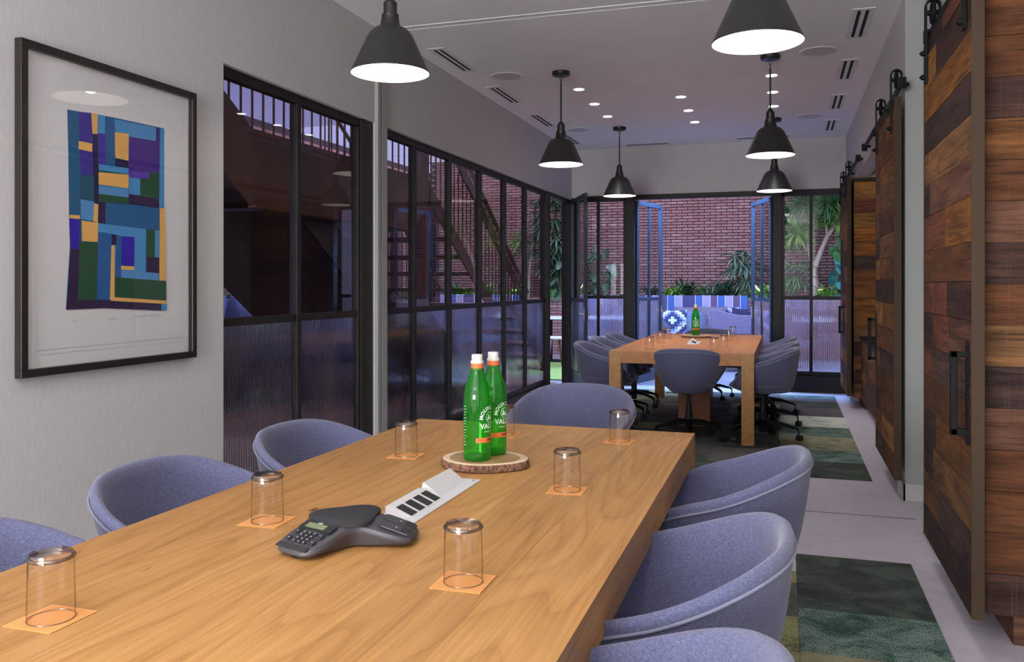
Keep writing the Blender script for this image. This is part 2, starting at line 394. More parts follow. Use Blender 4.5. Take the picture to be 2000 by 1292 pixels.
w1 = struct(empty('window_1', (-2.745, 5.28, 0), -PI / 2))
glazing(w1, [0.001, .16, .91, 1.66], .10, 1.12, 2.43, .045)
MB().box(.0, -.05, .10, .16, .04, 2.43).obj('post', M['dark'], w1)
w2 = struct(empty('window_2', (-2.745, 9.85, 0), -PI / 2))
glazing(w2, [0, .87, 1.61, 2.34, 3.10, 3.83, 4.42], .13, 1.12, 2.43, .044)
w3 = struct(empty('window_3', (-2.62, 11.0, 0)))
glazing(w3, [0, .28, .65], .20, 1.15, 2.455, .036)
w4 = struct(empty('window_4', (-.04, 11.0, 0)))
glazing(w4, [0, .345, .74], .20, 1.15, 2.455, .036)
fp = MB()
fp.box(-1.975, YF, 0, -1.86, 11.06, 2.455); fp.box(-.14, YF, 0, -.035, 11.06, 2.455)
fp.box(-1.86, YF, 2.415, -.14, 11.06, 2.47); fp.box(-2.7, YF - .02, 0, -2.61, 11.06, 2.455); fp.box(-2.80, 9.80, 0, -2.69, 9.87, 2.43)
fp.box(-2.80, 9.87, 2.38, -2.69, 10.9, 2.43); fp.box(-2.80, 10.84, 0, -2.69, 11.06, 2.43)
fp.box(-2.62, YF - .012, 2.43, .75, YF, 2.475)
for hx in (-1.868, -.132):
    for hz in (.35, 1.2, 2.15): fp.box(hx - .008, YF - .012, hz, hx + .008, YF + .01, hz + .12)
struct(fp.obj('trim_7', M['dark'], bevel=.003))
def leaf(name, hinge, ang, width, z0, label, swing=1, kick=.2):
    r = struct(empty(name, (hinge[0], hinge[1], 0), ang)); mt = M['leaf_blue_lit']
    fr = MB(); s = .055; d = .04; z1 = 2.41
    fr.box(0, -d / 2, z0, s, d / 2, z1); fr.box(width - s, -d / 2, z0, width, d / 2, z1)
    fr.box(s, -d / 2, z1 - s, width - s, d / 2, z1); fr.obj('frame', mt, r, bevel=.002)
    MB().box(s, -d / 2 + .004, z0, width - s, d / 2 - .004, z0 + kick).obj('kick_plate', mt, r, bevel=.002)
    MB().box(s, -d / 2 + .004, 1.098, width - s, d / 2 - .004, 1.142).obj('glazing_bar', mt, r)
    cx = width / 2
    MB().box(cx - .014, -d / 2 + .004, z0 + kick, cx + .014, d / 2 - .004, z1 - s).obj('mullion', mt, r)
    for xa, xb in ((s, cx - .014), (cx + .014, width - s)):
        MB().add([(xa, 0, 1.142), (xb, 0, 1.142), (xb, 0, z1 - s), (xa, 0, z1 - s)], [(0, 1, 2, 3)]).obj('pane', M['pane'], r, fix=False)
        fluted(xb - xa, 1.098 - z0 - kick).obj('fluted_pane', M['fluted'], r, loc=(xa, 0, z0 + kick))
    h = MB()
    for sgn in (-1, 1):
        h.box(width - .046, sgn * .02, .86, width - .012, sgn * .027, 1.02)
        h.tube([(width - .028, sgn * .02, .96), (width - .028, sgn * .058, .96), (width - .15, sgn * .06, .96)], .008, 8)
    h.obj('lever_handle', M['chrome'], r, smooth=50)
    return r
M['leaf_blue_lit'] = mat('blue_lit_steel', (.03, .045, .065), .35, .3)  # blue cast of the light put into the door leaf colour
leaf('door_1', (-2.66, 10.82), math.atan2(-.95, .42), .98, .02, '')
leaf('door_2', (-1.85, 11.03), math.atan2(.80, .215), .84, .02, '')
leaf('door_3', (-.15, 11.03), math.atan2(.74, -.245), .84, .02, '')

# ---------------------------------------------------------------- sliding barn doors, rails and board-clad cabinets
def boards(root, u0, u1, z0, z1, place, mt, row=.151, proud=.004, seed=1, lmin=.32, lmax=1.1, name='board', jit=.0):
    """rows of reclaimed boards; place(u0,u1,z0,z1,depth_offset) -> box coordinates"""
    r = random.Random(seed); z = z0
    while z < z1 - .02:
        h = row * r.choice([1, 1, 1, 1, .93, 1.07]) if jit == 0 else row
        zz = min(z1, z + h)
        if z1 - zz < .04: zz = z1
        u = u0
        while u < u1 - .01:
            L = r.uniform(lmin, lmax); uu = min(u1, u + L)
            if u1 - uu < .15: uu = u1
            p = r.uniform(0, proud)
            b = place(u + .001, uu - .001, z + .001, zz - .001, p)
            MB().box(*b).obj(name, mt, root)
            u = uu
        z = zz
def barn_door(y0, y1, label, hy, seed):
    r = empty('barn_door', (.66, (y0 + y1) / 2, 0)); tag(r, label, 'door', 'sliding barn doors of reclaimed boards')
    w = (y1 - y0) / 2; zb, zt = .14, 2.44
    MB().box(-.022, -w, zb, .005, w, zt).obj('core_panel', M['edgetrim'], r)
    e = MB(); e.box(-.036, -w - .004, zb, .006, -w, zt); e.box(-.036, w, zb, .006, w + .004, zt); e.obj('edge_band', M['edgetrim'], r)
    boards(r, -w, w, zb, zt, lambda a, b, c, d, p: (-.031 - p, a, c, -.022, b, d), M['planky'], seed=seed)
    for s in (-1, 1):
        y = s * (w - .10)
        st = MB(); ro, ri, cx_, cz_ = .034, .026, -.012, 2.595
        arc_ = [i * PI / 10 for i in range(11)]
        pf_ = [(cx_ - ro, zt - .20)] + [(cx_ - ro * math.cos(a), cz_ + ro * math.sin(a)) for a in arc_] + [(cx_ + ro, 2.54), (cx_ + ri, 2.54)] + [(cx_ + ri * math.cos(a), cz_ + ri * math.sin(a)) for a in arc_] + [(cx_ - ri, zt - .20)]
        st.prism(pf_, y - .02, y + .02, 'y')
        o = st.obj('strap', M['black'], r)
        bm = MB()
        for bz in (zt - .17, zt - .06): bm.tube([(-.040, y, bz), (-.058, y, bz), (-.068, y, bz)], [.013, .013, .004], 8)
        bm.obj('bolt', M['black'], o, smooth=40)
        wh = MB()
        wh.tube([(-.012, y + .045 * math.cos(a), 2.565 + .045 * math.sin(a)) for a in [i * PI / 10 for i in range(20)]], .009, 6, closed=True)
        wh.tube([(-.040, y, 2.565), (.018, y, 2.565)], .012, 10)
        for a in range(5): wh.beam((-.012, y, 2.565), (-.012, y + .045 * math.cos(a * 1.257), 2.565 + .045 * math.sin(a * 1.257)), .010, .010)
        wh.obj('wheel', M['black'], r, smooth=40)
    hy -= (y0 + y1) / 2
    h = MB(); h.box(-.092, hy - .011, .775, -.070, hy + .011, 1.075); h.box(-.092, hy - .011, 1.053, -.034, hy + .011, 1.075); h.box(-.092, hy - .011, .775, -.034, hy + .011, .797)
    h.box(-.040, hy - .02, .74, -.034, hy + .02, 1.11)
    h.obj('handle', M['black'], r, bevel=.002)
    return r
barn_door(3.335, 4.41, 'near sliding barn door of reclaimed boards, the largest on the right', 3.40, 11)
barn_door(5.56, 6.64, 'middle sliding barn door just beyond the grey pillar', 6.60, 12)
barn_door(9.60, 10.70, 'far sliding barn door in front of the courtyard windows', 10.12, 15)
def rail(y0, y1, label):
    r = empty('door_rail', (.655, (y0 + y1) / 2, 2.50)); tag(r, label, 'rail', 'black flat rails of the barn doors'); w = (y1 - y0) / 2
    MB().box(-.004, -w, -.025, .004, w, .022).obj('track', M['black'], r)
    n = max(2, int((y1 - y0) / .6))
    for i in range(n):
        y = -w + .08 + i * (2 * w - .16) / (n - 1)
        MB().tube([(-.012, y, 0), (.045, y, 0)], .011, 8).obj('spacer', M['black'], r, smooth=40)
    for s in (-1, 1): MB().box(-.022, s * (w - .03) - .02, -.03, .022, s * (w - .03) + .02, .03).obj('stop', M['black'], r)
rail(2.2, 4.50, 'black rail carrying the near barn door')
rail(5.42, 7.95, 'black rail carrying the middle barn door')
rail(8.55, 10.93, 'black rail carrying the far barn door')
def tower(y0, y1, label, seed, x1=1.29):
    r = empty('board_clad_cabinet', (.70, y0, 0)); tag(r, label, 'cabinet', 'tall cabinets clad in reclaimed boards')
    D = y1 - y0; W = x1 - .70
    MB().box(.012, .012, .105, W, D, 2.45).obj('carcass', M['edgetrim'], r)
    boards(r, .0, W, .107, 2.405, lambda a, b, c, d, p: (a, -p, c, b, .012, d), M['plankx'], row=.1513, seed=seed, lmin=.5, lmax=1.2, jit=1)
    boards(r, .012, D, .107, 2.405, lambda a, b, c, d, p: (-p * .5, a, c, .012, b, d), M['planky'], row=.1513, seed=seed + 1, lmin=.4, lmax=1.2, jit=1)
    MB().box(-.002, -.003, 2.405, W, D, 2.45).obj('cap', M['edgetrim'], r)
    MB().box(.095, .01, 0, W - .03, D - .02, .105).obj('plinth', M['plankx'], r)
tower(3.50, 4.42, 'tall board-clad cabinet at the right edge beside the near barn door', 21)
tower(9.72, 10.28, 'tall board-clad cabinet between the middle and far barn doors', 23, 1.28)
lc = tag(empty('low_cabinet', (.77, 5.92, 0)), 'low board-fronted cabinet with a dark top behind the middle barn door', 'cabinet')
MB().box(.014, 0, .105, .52, 3.76, .735).obj('carcass', M['edgetrim'], lc)
boards(lc, .0, 3.76, .107, .735, lambda a, b, c, d, p: (-p, a, c, .014, b, d), M['planky'], seed=31)
MB().box(-.02, -.01, .735, .52, 3.78, .765).obj('worktop', M['black'], lc, bevel=.003)
MB().box(.08, .0, 0, .50, 3.7, .105).obj('plinth', M['plankx'], lc)

# ---------------------------------------------------------------- ceiling fittings
def shade_prof():
    return [(.064, .205), (.074, .203), (.094, .186), (.108, .165), (.183, 0.0), (.186, -.004), (.1845, -.008), (.180, -.002), (.104, .160), (.088, .182), (.0, .196)]
def pendant(x, y, label):
    r = tag(empty('pendant_lamp', (x, y, 2.322)), label, 'lamp', 'black cone pendant lamps')
    pr = shade_prof()
    MB().lathe(pr[:7], 40, cap=False).obj('shade', M['shade'], r, smooth=40)
    MB().lathe(pr[6:-1] + [(.012, .1955)], 40, cap=False).obj('shade_lining', M['lining'], r, smooth=40)
    MB().lathe([(.072, .204), (.050, .210), (.044, .235), (.040, .262), (.0405, .264), (.0405, .270), (.032, .274), (.032, .325), (.026, .333), (.012, .352), (.009, .354)], 24).obj('socket_cover', M['gun'], r, smooth=35)
    H = ZC - 2.322
    MB().tube([(0, 0, .35), (0, 0, H - .10)], .0075, 10).obj('rod', M['gun'], r, smooth=40)
    lk = MB(); lk.tube([(0, .009 * math.cos(a), H - .085 + .016 * math.sin(a)) for a in [i * PI / 6 for i in range(12)]], .003, 5, closed=True)
    lk.tube([(.009 * math.cos(a), 0, H - .058 + .016 * math.sin(a)) for a in [i * PI / 6 for i in range(12)]], .003, 5, closed=True)
    lk.obj('chain_link', M['gun'], r, smooth=40)
    MB().lathe([(.012, H - .045), (.03, H - .043), (.066, H - .036), (.074, H - .026), (.075, H - .001)], 28).obj('canopy', M['gun'], r, smooth=35)
    MB().lathe([(.001, .075), (.02, .08), (.032, .1), (.036, .125), (.030, .15), (.018, .17), (.016, .19)], 20).obj('bulb', M['bulb'], r, smooth=60)
    light('pendant_glow', 'POINT', (0, 0, .055), E_PEND, (1, .95, .9), size=.035, parent=r)
M['shade'] = mat('matt_black_shade', (.022, .022, .022), .42); M['gun'] = mat('dark_pewter', (.05, .05, .048), .35, .7)
M['lining'] = mat('white_shade_lining', (.86, .86, .83), .5); M['bulb'] = mat('frosted_bulb', (.9, .9, .9), .4, emit=(1, .95, .9), estr=1.2)
for (x, y, l) in [(-1.78, 3.65, 'large black cone pendant left of the near table end, beside the framed print'),
                  (-.108, 3.65, 'large black cone pendant cut by the top of the picture'),
                  (-1.78, 6.87, 'left middle black cone pendant hanging before the row of windows'),
                  (-.108, 6.87, 'right middle black cone pendant hanging over the edge of the far table'),
                  (-1.78, 9.5, 'far left black cone pendant hanging before the brick wall'),
                  (-.108, 9.5, 'far right black cone pendant, lowest of the right row')]:
    pendant(x, y, l)
M['lens'] = mat('lamp_lens', (1, 1, 1), .5, emit=(1, .97, .93), estr=9)
for i, (x, y) in enumerate([(cx, cy) for cx in (-1.785, -.938, -.108) for cy in (7.54, 8.2, 8.85)]):
    if x == -.938: y += .6
    col_, row_ = i // 3, i % 3
    r = tag(empty('downlight', (x, y, ZC)), '%s round white downlight of the %s row over the far table' % (('nearest', 'middle', 'farthest')[row_], ('left', 'centre', 'right')[col_]), 'lamp', 'recessed downlights in three rows')
    MB().lathe([(.046, -.001), (.060, -.004), (.062, 0)], 24, cap=False).obj('trim_ring', M['white'], r, smooth=40)
    MB().lathe([(.0005, -.0015), (.046, -.0016)], 24, cap=False).obj('lens', M['lens'], r)
    light('downlight_beam', 'SPOT', (0, 0, -.012), E_DOWN, size=.045, spot=92, blend=.75, parent=r)
for x, y, q_ in [(cx, cy, k) for cx in (-1.785, -.108) for cy, k in ((4.3, .8), (2.6, .40), (1.2, .16))]:
    light('downlight_beam', 'SPOT', (x, y, ZC - .012), E_DOWN * q_, size=.045, spot=92, blend=.75)  # spots added over the near table, out of view, no fittings modelled
for x, y, l in [(-2.26, 6.87, 'round ceiling speaker near left, beside the slot vents'), (.24, 6.86, 'round ceiling speaker near right, below the largest vent'),
                (-2.25, 9.5, 'round ceiling speaker far left'), (.25, 9.47, 'round ceiling speaker far right')]:
    r = tag(empty('ceiling_speaker', (x, y, ZC)), l, 'speaker', 'round ceiling speakers')
    MB().lathe([(.118, -.005), (.135, -.005), (.14, 0)], 36, cap=False).obj('ring', M['vent'], r, smooth=40)
    MB().lathe([(.0005, -.004), (.03, -.004), (.031, -.0045), (.118, -.0045)], 36, cap=False).obj('grille', M['grill'], r)
def vent(x0, y0, x1, y1, label, along='y'):
    cx, cy = (x0 + x1) / 2, (y0 + y1) / 2
    r = tag(empty('slot_vent', (cx, cy, ZC)), label, 'vent', 'white ceiling slot vents')
    a, b = (x1 - x0) / 2, (y1 - y0) / 2
    MB().box(-a - .02, -b - .04, -.004, a + .02, b + .04, 0).obj('frame', M['vent'], r)
    for s in (-1, 1):
        q = MB()
        if along == 'y': q.box(s * a * .5 - a * .22, -b, -.0052, s * a * .5 + a * .22, b, -.0041)
        else: q.box(-a, s * b * .5 - b * .22, -.0052, a, s * b * .5 + b * .22, -.0041)
        q.obj('slot', M['hole'], r)
ord_ = ['nearest', 'second', 'third', 'farthest']
for i, y in enumerate((5.93, 7.23, 8.53, 9.80)):
    vent(-2.545, y, -2.455, y + .64, '%s slot vent of the left row' % ord_[i])
    vent(.435, y - .01, .535, y + .60, '%s slot vent of the right row' % ord_[i])
vent(-1.92, 10.70, -1.40, 10.78, 'narrow slot vent by the far wall, left one', 'x')
vent(-.55, 10.62, .05, 10.70, 'narrow slot vent by the far wall, right one', 'x')
# ---------------------------------------------------------------- framed print on the left wall
fr = tag(empty('framed_print', (-2.689, 2.888, 1.5955)), 'large black-framed abstract quilt print on white paper hung on the left wall', 'picture')
HW, HH = .486, .6245
f = MB()
for (a, b, c_, d) in ((-HW, -HH, HW, -HH + .03), (-HW, HH - .03, HW, HH), (-HW, -HH + .03, -HW + .03, HH - .03), (HW - .03, -HH + .03, HW, HH - .03)):
    f.box(0, a, b, .034, c_, d)
f.obj('frame', mat('black_picture_frame', (.018, .014, .012), .35), fr, bevel=.002)
MB().box(.001, -HW + .03, -HH + .03, .010, HW - .03, HH - .03).obj('mat_board', mat('white_mat_board', (.82, .81, .80), .8), fr)
MB().box(.0101, -.41, -.545, .0115, .41, .555).obj('paper', mat('print_paper', (.80, .79, .79), .85), fr)
g = MB(); g.add([(.022, -HW + .03, -HH + .03), (.022, HW - .03, -HH + .03), (.022, HW - .03, HH - .03), (.022, -HW + .03, HH - .03)], [(0, 1, 2, 3)])
g.obj('glass', M['art_glass'], fr, fix=False)
ART_COL={'tb':(28,88,130),'in':(60,45,140),'tan':(224,172,96),'nv':(28,22,70),'lb':(70,140,195),'mb':(30,90,140),'vi':(62,45,150),'l2':(80,140,195),'pu':(70,35,130),'dg':(30,90,80),'gr':(30,75,50),'v2':(85,60,165),'dp':(40,20,65),'te':(28,80,100),'i2':(45,25,165),'bb':(32,90,150),'n2':(50,35,120)}
ART=[('mb',[-0.257,2.001,-0.013,2.015,0.288,2.022,0.288,1.657,0.301,1.201,0.266,1.198,-0.068,1.218,-0.264,1.217,-0.244,1.468,-0.248,1.585,-0.252,1.833]),('tb',[-0.257,1.999,-0.2,2.003,-0.196,1.593,-0.248,1.589,-0.249,1.834]),('in',[-0.2,2.003,-0.134,2.011,-0.125,1.757,-0.191,1.753]),('tan',[-0.2,1.887,-0.13,1.887,-0.132,1.853,-0.201,1.854]),('tan',[-0.136,2.011,-0.102,2.013,-0.104,1.93,-0.13,1.928]),('nv',[-0.13,1.926,-0.102,1.93,-0.096,1.648,-0.123,1.649]),('lb',[-0.102,2.012,-0.063,2.012,-0.063,1.937,-0.102,1.936]),('mb',[-0.063,2.006,-0.013,2.009,-0.008,1.81,-0.059,1.812]),('vi',[-0.102,1.936,-0.061,1.937,-0.059,1.812,-0.099,1.812]),('lb',[-0.013,2.009,0.072,2.011,0.074,1.956,-0.008,1.957]),('l2',[0.072,2.01,0.236,2.017,0.234,1.956,0.074,1.949]),('n2',[0.236,2.016,0.261,2.018,0.255,1.662,0.239,1.662]),('lb',[0.261,2.018,0.288,2.022,0.288,1.661,0.255,1.662]),('tan',[-0.01,1.954,0.07,1.961,0.068,1.845,-0.008,1.847]),('nv',[-0.008,1.845,0.068,1.845,0.068,1.813,-0.008,1.81]),('pu',[0.072,1.949,0.257,1.957,0.253,1.817,0.07,1.802]),('lb',[-0.099,1.808,0.068,1.813,0.068,1.786,-0.096,1.783]),('dg',[-0.096,1.785,0.068,1.788,0.068,1.777,-0.096,1.776]),('tan',[-0.099,1.775,0.069,1.785,0.068,1.727,-0.098,1.725]),('l2',[-0.098,1.722,0.068,1.726,0.068,1.688,-0.098,1.687]),('gr',[-0.099,1.687,0.068,1.688,0.068,1.661,-0.099,1.655]),('v2',[0.07,1.802,0.192,1.811,0.19,1.782,0.07,1.774]),('lb',[0.07,1.774,0.136,1.776,0.136,1.704,0.07,1.703]),('gr',[0.136,1.777,0.192,1.783,0.192,1.811,0.253,1.815,0.25,1.7,0.136,1.698]),('dp',[0.07,1.701,0.253,1.7,0.253,1.658,0.07,1.661]),('te',[-0.191,1.751,-0.123,1.758,-0.123,1.655,-0.193,1.657]),('l2',[-0.193,1.656,-0.123,1.653,-0.128,1.573,-0.191,1.577]),('tan',[-0.123,1.646,-0.101,1.643,-0.104,1.568,-0.128,1.573]),('dp',[-0.099,1.653,-0.063,1.655,-0.063,1.569,-0.099,1.568]),('mb',[-0.063,1.655,0.253,1.658,0.253,1.558,-0.063,1.56]),('tan',[-0.248,1.589,-0.196,1.591,-0.196,1.576,-0.248,1.576]),('i2',[-0.248,1.574,-0.2,1.576,-0.2,1.457,-0.241,1.458]),('tan',[-0.188,1.571,-0.102,1.568,-0.104,1.489,-0.186,1.489]),('lb',[-0.102,1.566,0.172,1.559,0.17,1.37,-0.102,1.367]),('gr',[-0.198,1.485,-0.104,1.489,-0.111,1.251,-0.208,1.255]),('dp',[-0.241,1.456,-0.2,1.457,-0.208,1.253,-0.262,1.217]),('dp',[-0.208,1.254,-0.041,1.248,0.266,1.228,0.266,1.198,-0.072,1.218,-0.262,1.217]),('bb',[-0.102,1.532,-0.03,1.526,-0.036,1.252,-0.111,1.255]),('nv',[-0.03,1.526,-0.002,1.524,-0.004,1.48,-0.031,1.481]),('tan',[-0.031,1.479,-0.013,1.479,-0.013,1.251,-0.039,1.253]),('bb',[-0.002,1.524,0.026,1.52,0.023,1.346,-0.013,1.346]),('i2',[0.026,1.52,0.102,1.52,0.099,1.393,0.024,1.395]),('tan',[0.023,1.395,0.1,1.393,0.1,1.377,0.023,1.379]),('l2',[0.023,1.377,0.172,1.37,0.25,1.366,0.25,1.334,0.023,1.344]),('gr',[0.172,1.556,0.226,1.557,0.224,1.436,0.172,1.436]),('lb',[0.226,1.557,0.253,1.557,0.253,1.437,0.224,1.436]),('dp',[0.172,1.436,0.255,1.437,0.253,1.366,0.172,1.375]),('tan',[0.255,1.66,0.288,1.659,0.298,1.333,0.253,1.334]),('gr',[-0.013,1.346,0.298,1.331,0.298,1.242,-0.013,1.262]),('tan',[-0.013,1.262,0.298,1.242,0.298,1.227,-0.039,1.248]),('lb',[0.266,1.229,0.301,1.227,0.301,1.198,0.266,1.199])]

def s2l(c): return tuple(((x / 255) / 12.92 if x <= 10 else ((x / 255 + .055) / 1.055) ** 2.4) for x in c)
keys = list(ART_COL); ai = MB()
for k, (c_, q) in enumerate(ART):
    P_ = [(q[i], q[i + 1] - 1.5955) for i in range(0, len(q), 2)]
    d = .0118 + k * .00008
    n = len(P_)
    ai.add([(d, a, b) for a, b in P_], [tuple(range(n))], keys.index(c_))
ai.obj('quilt_print', [mat('ink_' + k, tuple(x * 1.15 for x in s2l(ART_COL[k])), .8) for k in keys], fr, fix=False)
pn = MB(); rr = random.Random(3)
def scribble(y0, y1, z):
    pts = []; y = y0
    while y < y1: pts.append((.0119, y, z + rr.uniform(-.008, .008))); y += .006
    pn.tube(pts, .0006, 3)
scribble(-.235, -.20, -.425); scribble(-.04, .01, -.425); scribble(.10, .27, -.42)
pn.beam((.0119, -.40, -.53), (.0119, .385, -.525), .0006, .0012)
pn.obj('pencil_marks', mat('pencil', (.25, .25, .25), .8), fr)

# ---------------------------------------------------------------- tables
def table(x0, x1, y0, y1, label, mt, mleg, pedestal=None):
    r = tag(empty('conference_table', ((x0 + x1) / 2, (y0 + y1) / 2, 0)), label, 'table'); a, b = (x1 - x0) / 2, (y1 - y0) / 2
    n = 6; zt = .75; L = .10
    for i in range(n):
        u0 = -a + i * 2 * a / n; u1 = u0 + 2 * a / n
        v0, v1 = (-b, b) if 0 < i < n - 1 else (-b + L, b - L)
        MB().box(u0, v0, zt - .045, u1 - .0004, v1, zt).obj('board', mt, r)
    ap = MB(); t = .012
    ap.box(-a, -b + L, zt - .10, -a + .03, b - L, zt - .045); ap.box(a - .03, -b + L, zt - .10, a, b - L, zt - .045)
    ap.box(-a + L, -b + t, zt - .10, a - L, -b + t + .025, zt - .045); ap.box(-a + L, b - t - .025, zt - .10, a - L, b - t, zt - .045)
    ap.obj('apron', mt, r)
    for sx in (-1, 1):
        for sy in (-1, 1):
            cx, cy = sx * (a - L / 2), sy * (b - L / 2)
            # the leg runs up through the corner so that its end grain shows in the top
            MB().box(cx - L / 2, cy - L / 2, 0, cx + L / 2, cy + L / 2, zt).obj('leg', mleg, r, bevel=.0015)
    ww = 2 * a / n
    for s in (-1, 1):
        for q in (-1, 1): MB().box(s * (a - L), q * (b - L), zt - .045, s * (a - ww + .0004), q * b, zt).obj('end_piece', mt, r)
    if pedestal:
        px, py = pedestal
        MB().box(px - .145, py - .16, .01, px + .145, py + .16, zt - .05).obj('cable_pedestal', M['cherry'], r, bevel=.004)
    return r
table(-1.468, -.326, .52, 3.288, 'long oak conference table in the foreground set with glasses, bottles and a phone', M['oak'], M['oak'], (0, 0))
table(-1.425, -.237, 7.13, 9.90, 'far oak conference table near the courtyard doors', M['oak2'], M['oak'], (.035, -.40))

# ---------------------------------------------------------------- chairs
def lerp_tab(tab, x):
    for (a, va), (b, vb) in zip(tab, tab[1:]):
        if x <= b:
            t = (x - a) / (b - a); t = t * t * (3 - 2 * t) if False else t
            return va + (vb - va) * t
    return tab[-1][1]
RIM = [(0, .787), (18, .785), (36, .774), (54, .750), (72, .716), (90, .682), (105, .656), (117, .636), (126, .608), (134, .566), (142, .515), (150, .482), (162, .468), (180, .465)]
def rim_pt(ph, k=1.0):
    a = abs(math.degrees(ph)); s_, c_ = math.sin(ph), math.cos(ph)
    e = .82
    x = .318 * math.copysign(abs(s_) ** e, s_); y = (.30 if c_ > 0 else .275) * math.copysign(abs(c_) ** (.9 if c_ > 0 else .86), c_)
    return x, y, lerp_tab(RIM, a)
def make_shell():
    N = 72; S = 12; b = MB(); vs = []; fs = []
    hs = [rim_pt(2 * PI * i / N - PI) for i in range(N)]
    zs = [p[2] for p in hs]
    for _ in range(3): zs = [(zs[i - 1] + 2 * zs[i] + zs[(i + 1) % N]) / 4 for i in range(N)]
    hs = [(p[0], p[1], z) for p, z in zip(hs, zs)]
    rings = []
    def ring(s, inset, zoff, cap_h=0, h_scale=1):
        out = []
        q = s / .34
        if q < 1: f = .02 + .50 * math.sin(q * PI / 2) ** .85; g = .07 * (1 - math.cos(q * PI / 2)) ** 1.3
        else: u = (s - .34) / .66; f = .52 + .48 * (1 - (1 - u) ** 1.55); g = .07 + .93 * u ** 1.12
        for (x, y, h) in hs:
            R = math.hypot(x, y); k = (R - inset) / R
            back = max(0, y / .30) ** 1.2 * .55 * (1 - f) * min(1, f / .6)
            z0 = .402 + zoff
            out.append((x * k * f, y * k * (f + back), z0 + (h - z0 + cap_h) * g))
        return out
    for i in range(S + 1): rings.append(ring(i / S, 0, 0, -.010 if i == S else 0))
    def top(inset, dz):
        return [(x * (math.hypot(x, y) - inset) / math.hypot(x, y), y * (math.hypot(x, y) - inset) / math.hypot(x, y), h + dz) for (x, y, h) in hs]
    rings.append(top(.004, .0)); rings.append(top(.014, .005)); rings.append(top(.024, .0))
    for i in range(S, -1, -1): rings.append(ring(i / S, .031, .030, -.012 if i == S else 0))
    n = N
    for rg in rings: vs += rg
    for k in range(len(rings) - 1):
        for i in range(n):
            j = (i + 1) % n; fs.append((k * n + i, k * n + j, (k + 1) * n + j, (k + 1) * n + i))
    fs.append(tuple(range(n - 1, -1, -1))); fs.append(tuple((len(rings) - 1) * n + i for i in range(n)))
    b.add(vs, fs)
    seam = [(x * 1.006, y * 1.006, h - .024) for (x, y, h) in hs]
    return b, seam
def make_chair():
    r = empty('swivel_chair')
    b, seam = make_shell()
    sh = b.obj('shell', M['fabric'], r, smooth=80)
    MB().tube(seam, .0034, 6, closed=True).obj('piping', M['piping'], sh, smooth=60)
    cu = MB(); N = 40; rings = []
    for (k, z) in ((.86, .452), (.97, .460), (1, .474), (.97, .488), (.85, .496), (.5, .500), (.05, .500)):
        rings.append([(.226 * k * math.copysign(abs(math.sin(a)) ** .8, math.sin(a)), .222 * k * math.copysign(abs(math.cos(a)) ** .8, math.cos(a)) + .0, z) for a in [2 * PI * i / N for i in range(N)]])
    vs = [p for q in rings for p in q]; fs = [(k * N + i, k * N + (i + 1) % N, (k + 1) * N + (i + 1) % N, (k + 1) * N + i) for k in range(len(rings) - 1) for i in range(N)]
    fs += [tuple(range(N)), tuple((len(rings) - 1) * N + i for i in range(N))]
    cu.add(vs, fs).obj('seat_cushion', M['fabric'], r, smooth=70)
    MB().lathe([(.055, .385), (.075, .398), (.075, .418)], 20).obj('seat_plate', M['plastic'], r, smooth=40)
    MB().lathe([(.028, .075), (.031, .08), (.031, .23), (.024, .235), (.024, .31), (.014, .312), (.014, .39)], 18).obj('gas_column', M['plastic'], r, smooth=40)
    MB().beam((.03, -.02, .392), (.20, -.05, .385), .012, .008).obj('lever', M['plastic'], r)
    for k in range(5):
        a = k * 2 * PI / 5 + .35; d = Vector((math.cos(a), math.sin(a), 0)); n_ = Vector((-d.y, d.x, 0))
        m = MB()
        pts = [(.02, .155, .020, .020), (.16, .142, .016, .015), (.27, .112, .012, .011), (.293, .098, .011, .010)]
        vs = []; fs = []
        for (q, z, w_, h_) in pts:
            for (s1, s2) in ((-1, -1), (1, -1), (1, 1), (-1, 1)): vs.append(tuple(d * q + n_ * w_ * s1 + Vector((0, 0, z + h_ * s2))))
        for i in range(3):
            for j in range(4): fs.append((i * 4 + j, i * 4 + (j + 1) % 4, (i + 1) * 4 + (j + 1) % 4, (i + 1) * 4 + j))
        fs += [(3, 2, 1, 0), (12, 13, 14, 15)]
        m.add(vs, fs); leg = m.obj('leg', M['black'], r, bevel=.003)
        cs = MB(); p = d * .29; t = Vector((math.cos(a + 1.0), math.sin(a + 1.0), 0))
        cs.tube([tuple(p + Vector((0, 0, .09))), tuple(p + Vector((0, 0, .05)))], .007, 8)
        for s in (-1, 1):
            cc = p + t.cross(Vector((0, 0, 1))) * .012 * s + t * .012 + Vector((0, 0, .028)); ax = t.cross(Vector((0, 0, 1)))
            cs.tube([tuple(cc - ax * .008), tuple(cc + ax * .008)], .028, 14)
        cs.obj('caster', M['plastic'], leg, smooth=40)
    return r
proto = None
def chair(x, y, rz, label, group):
    global proto
    if proto is None: proto = make_chair(); o = proto
    else: o = copy_tree(proto)
    o.location = (x, y, 0); o.rotation_euler = (0, 0, rz); tag(o, label, 'chair', group); return o
G1, G2 = 'blue-grey tub chairs around the foreground table', 'blue-grey tub chairs around the far table'
R_, L_, N_, F_ = -PI / 2, PI / 2, PI, 0    # which way the back points: +x, -x, -y, +y
chair(-1.52, 1.32, L_ + .05, 'blue-grey tub chair cut by the left edge of the picture', G1)
chair(-1.55, 2.05, L_ + .03, 'blue-grey tub chair below the framed print', G1)
chair(-1.535, 2.78, L_ - .06, 'blue-grey tub chair in front of the fluted window', G1)
chair(-1.02, 4.13, F_ - .02, 'blue-grey tub chair at the far end of the foreground table', G1)
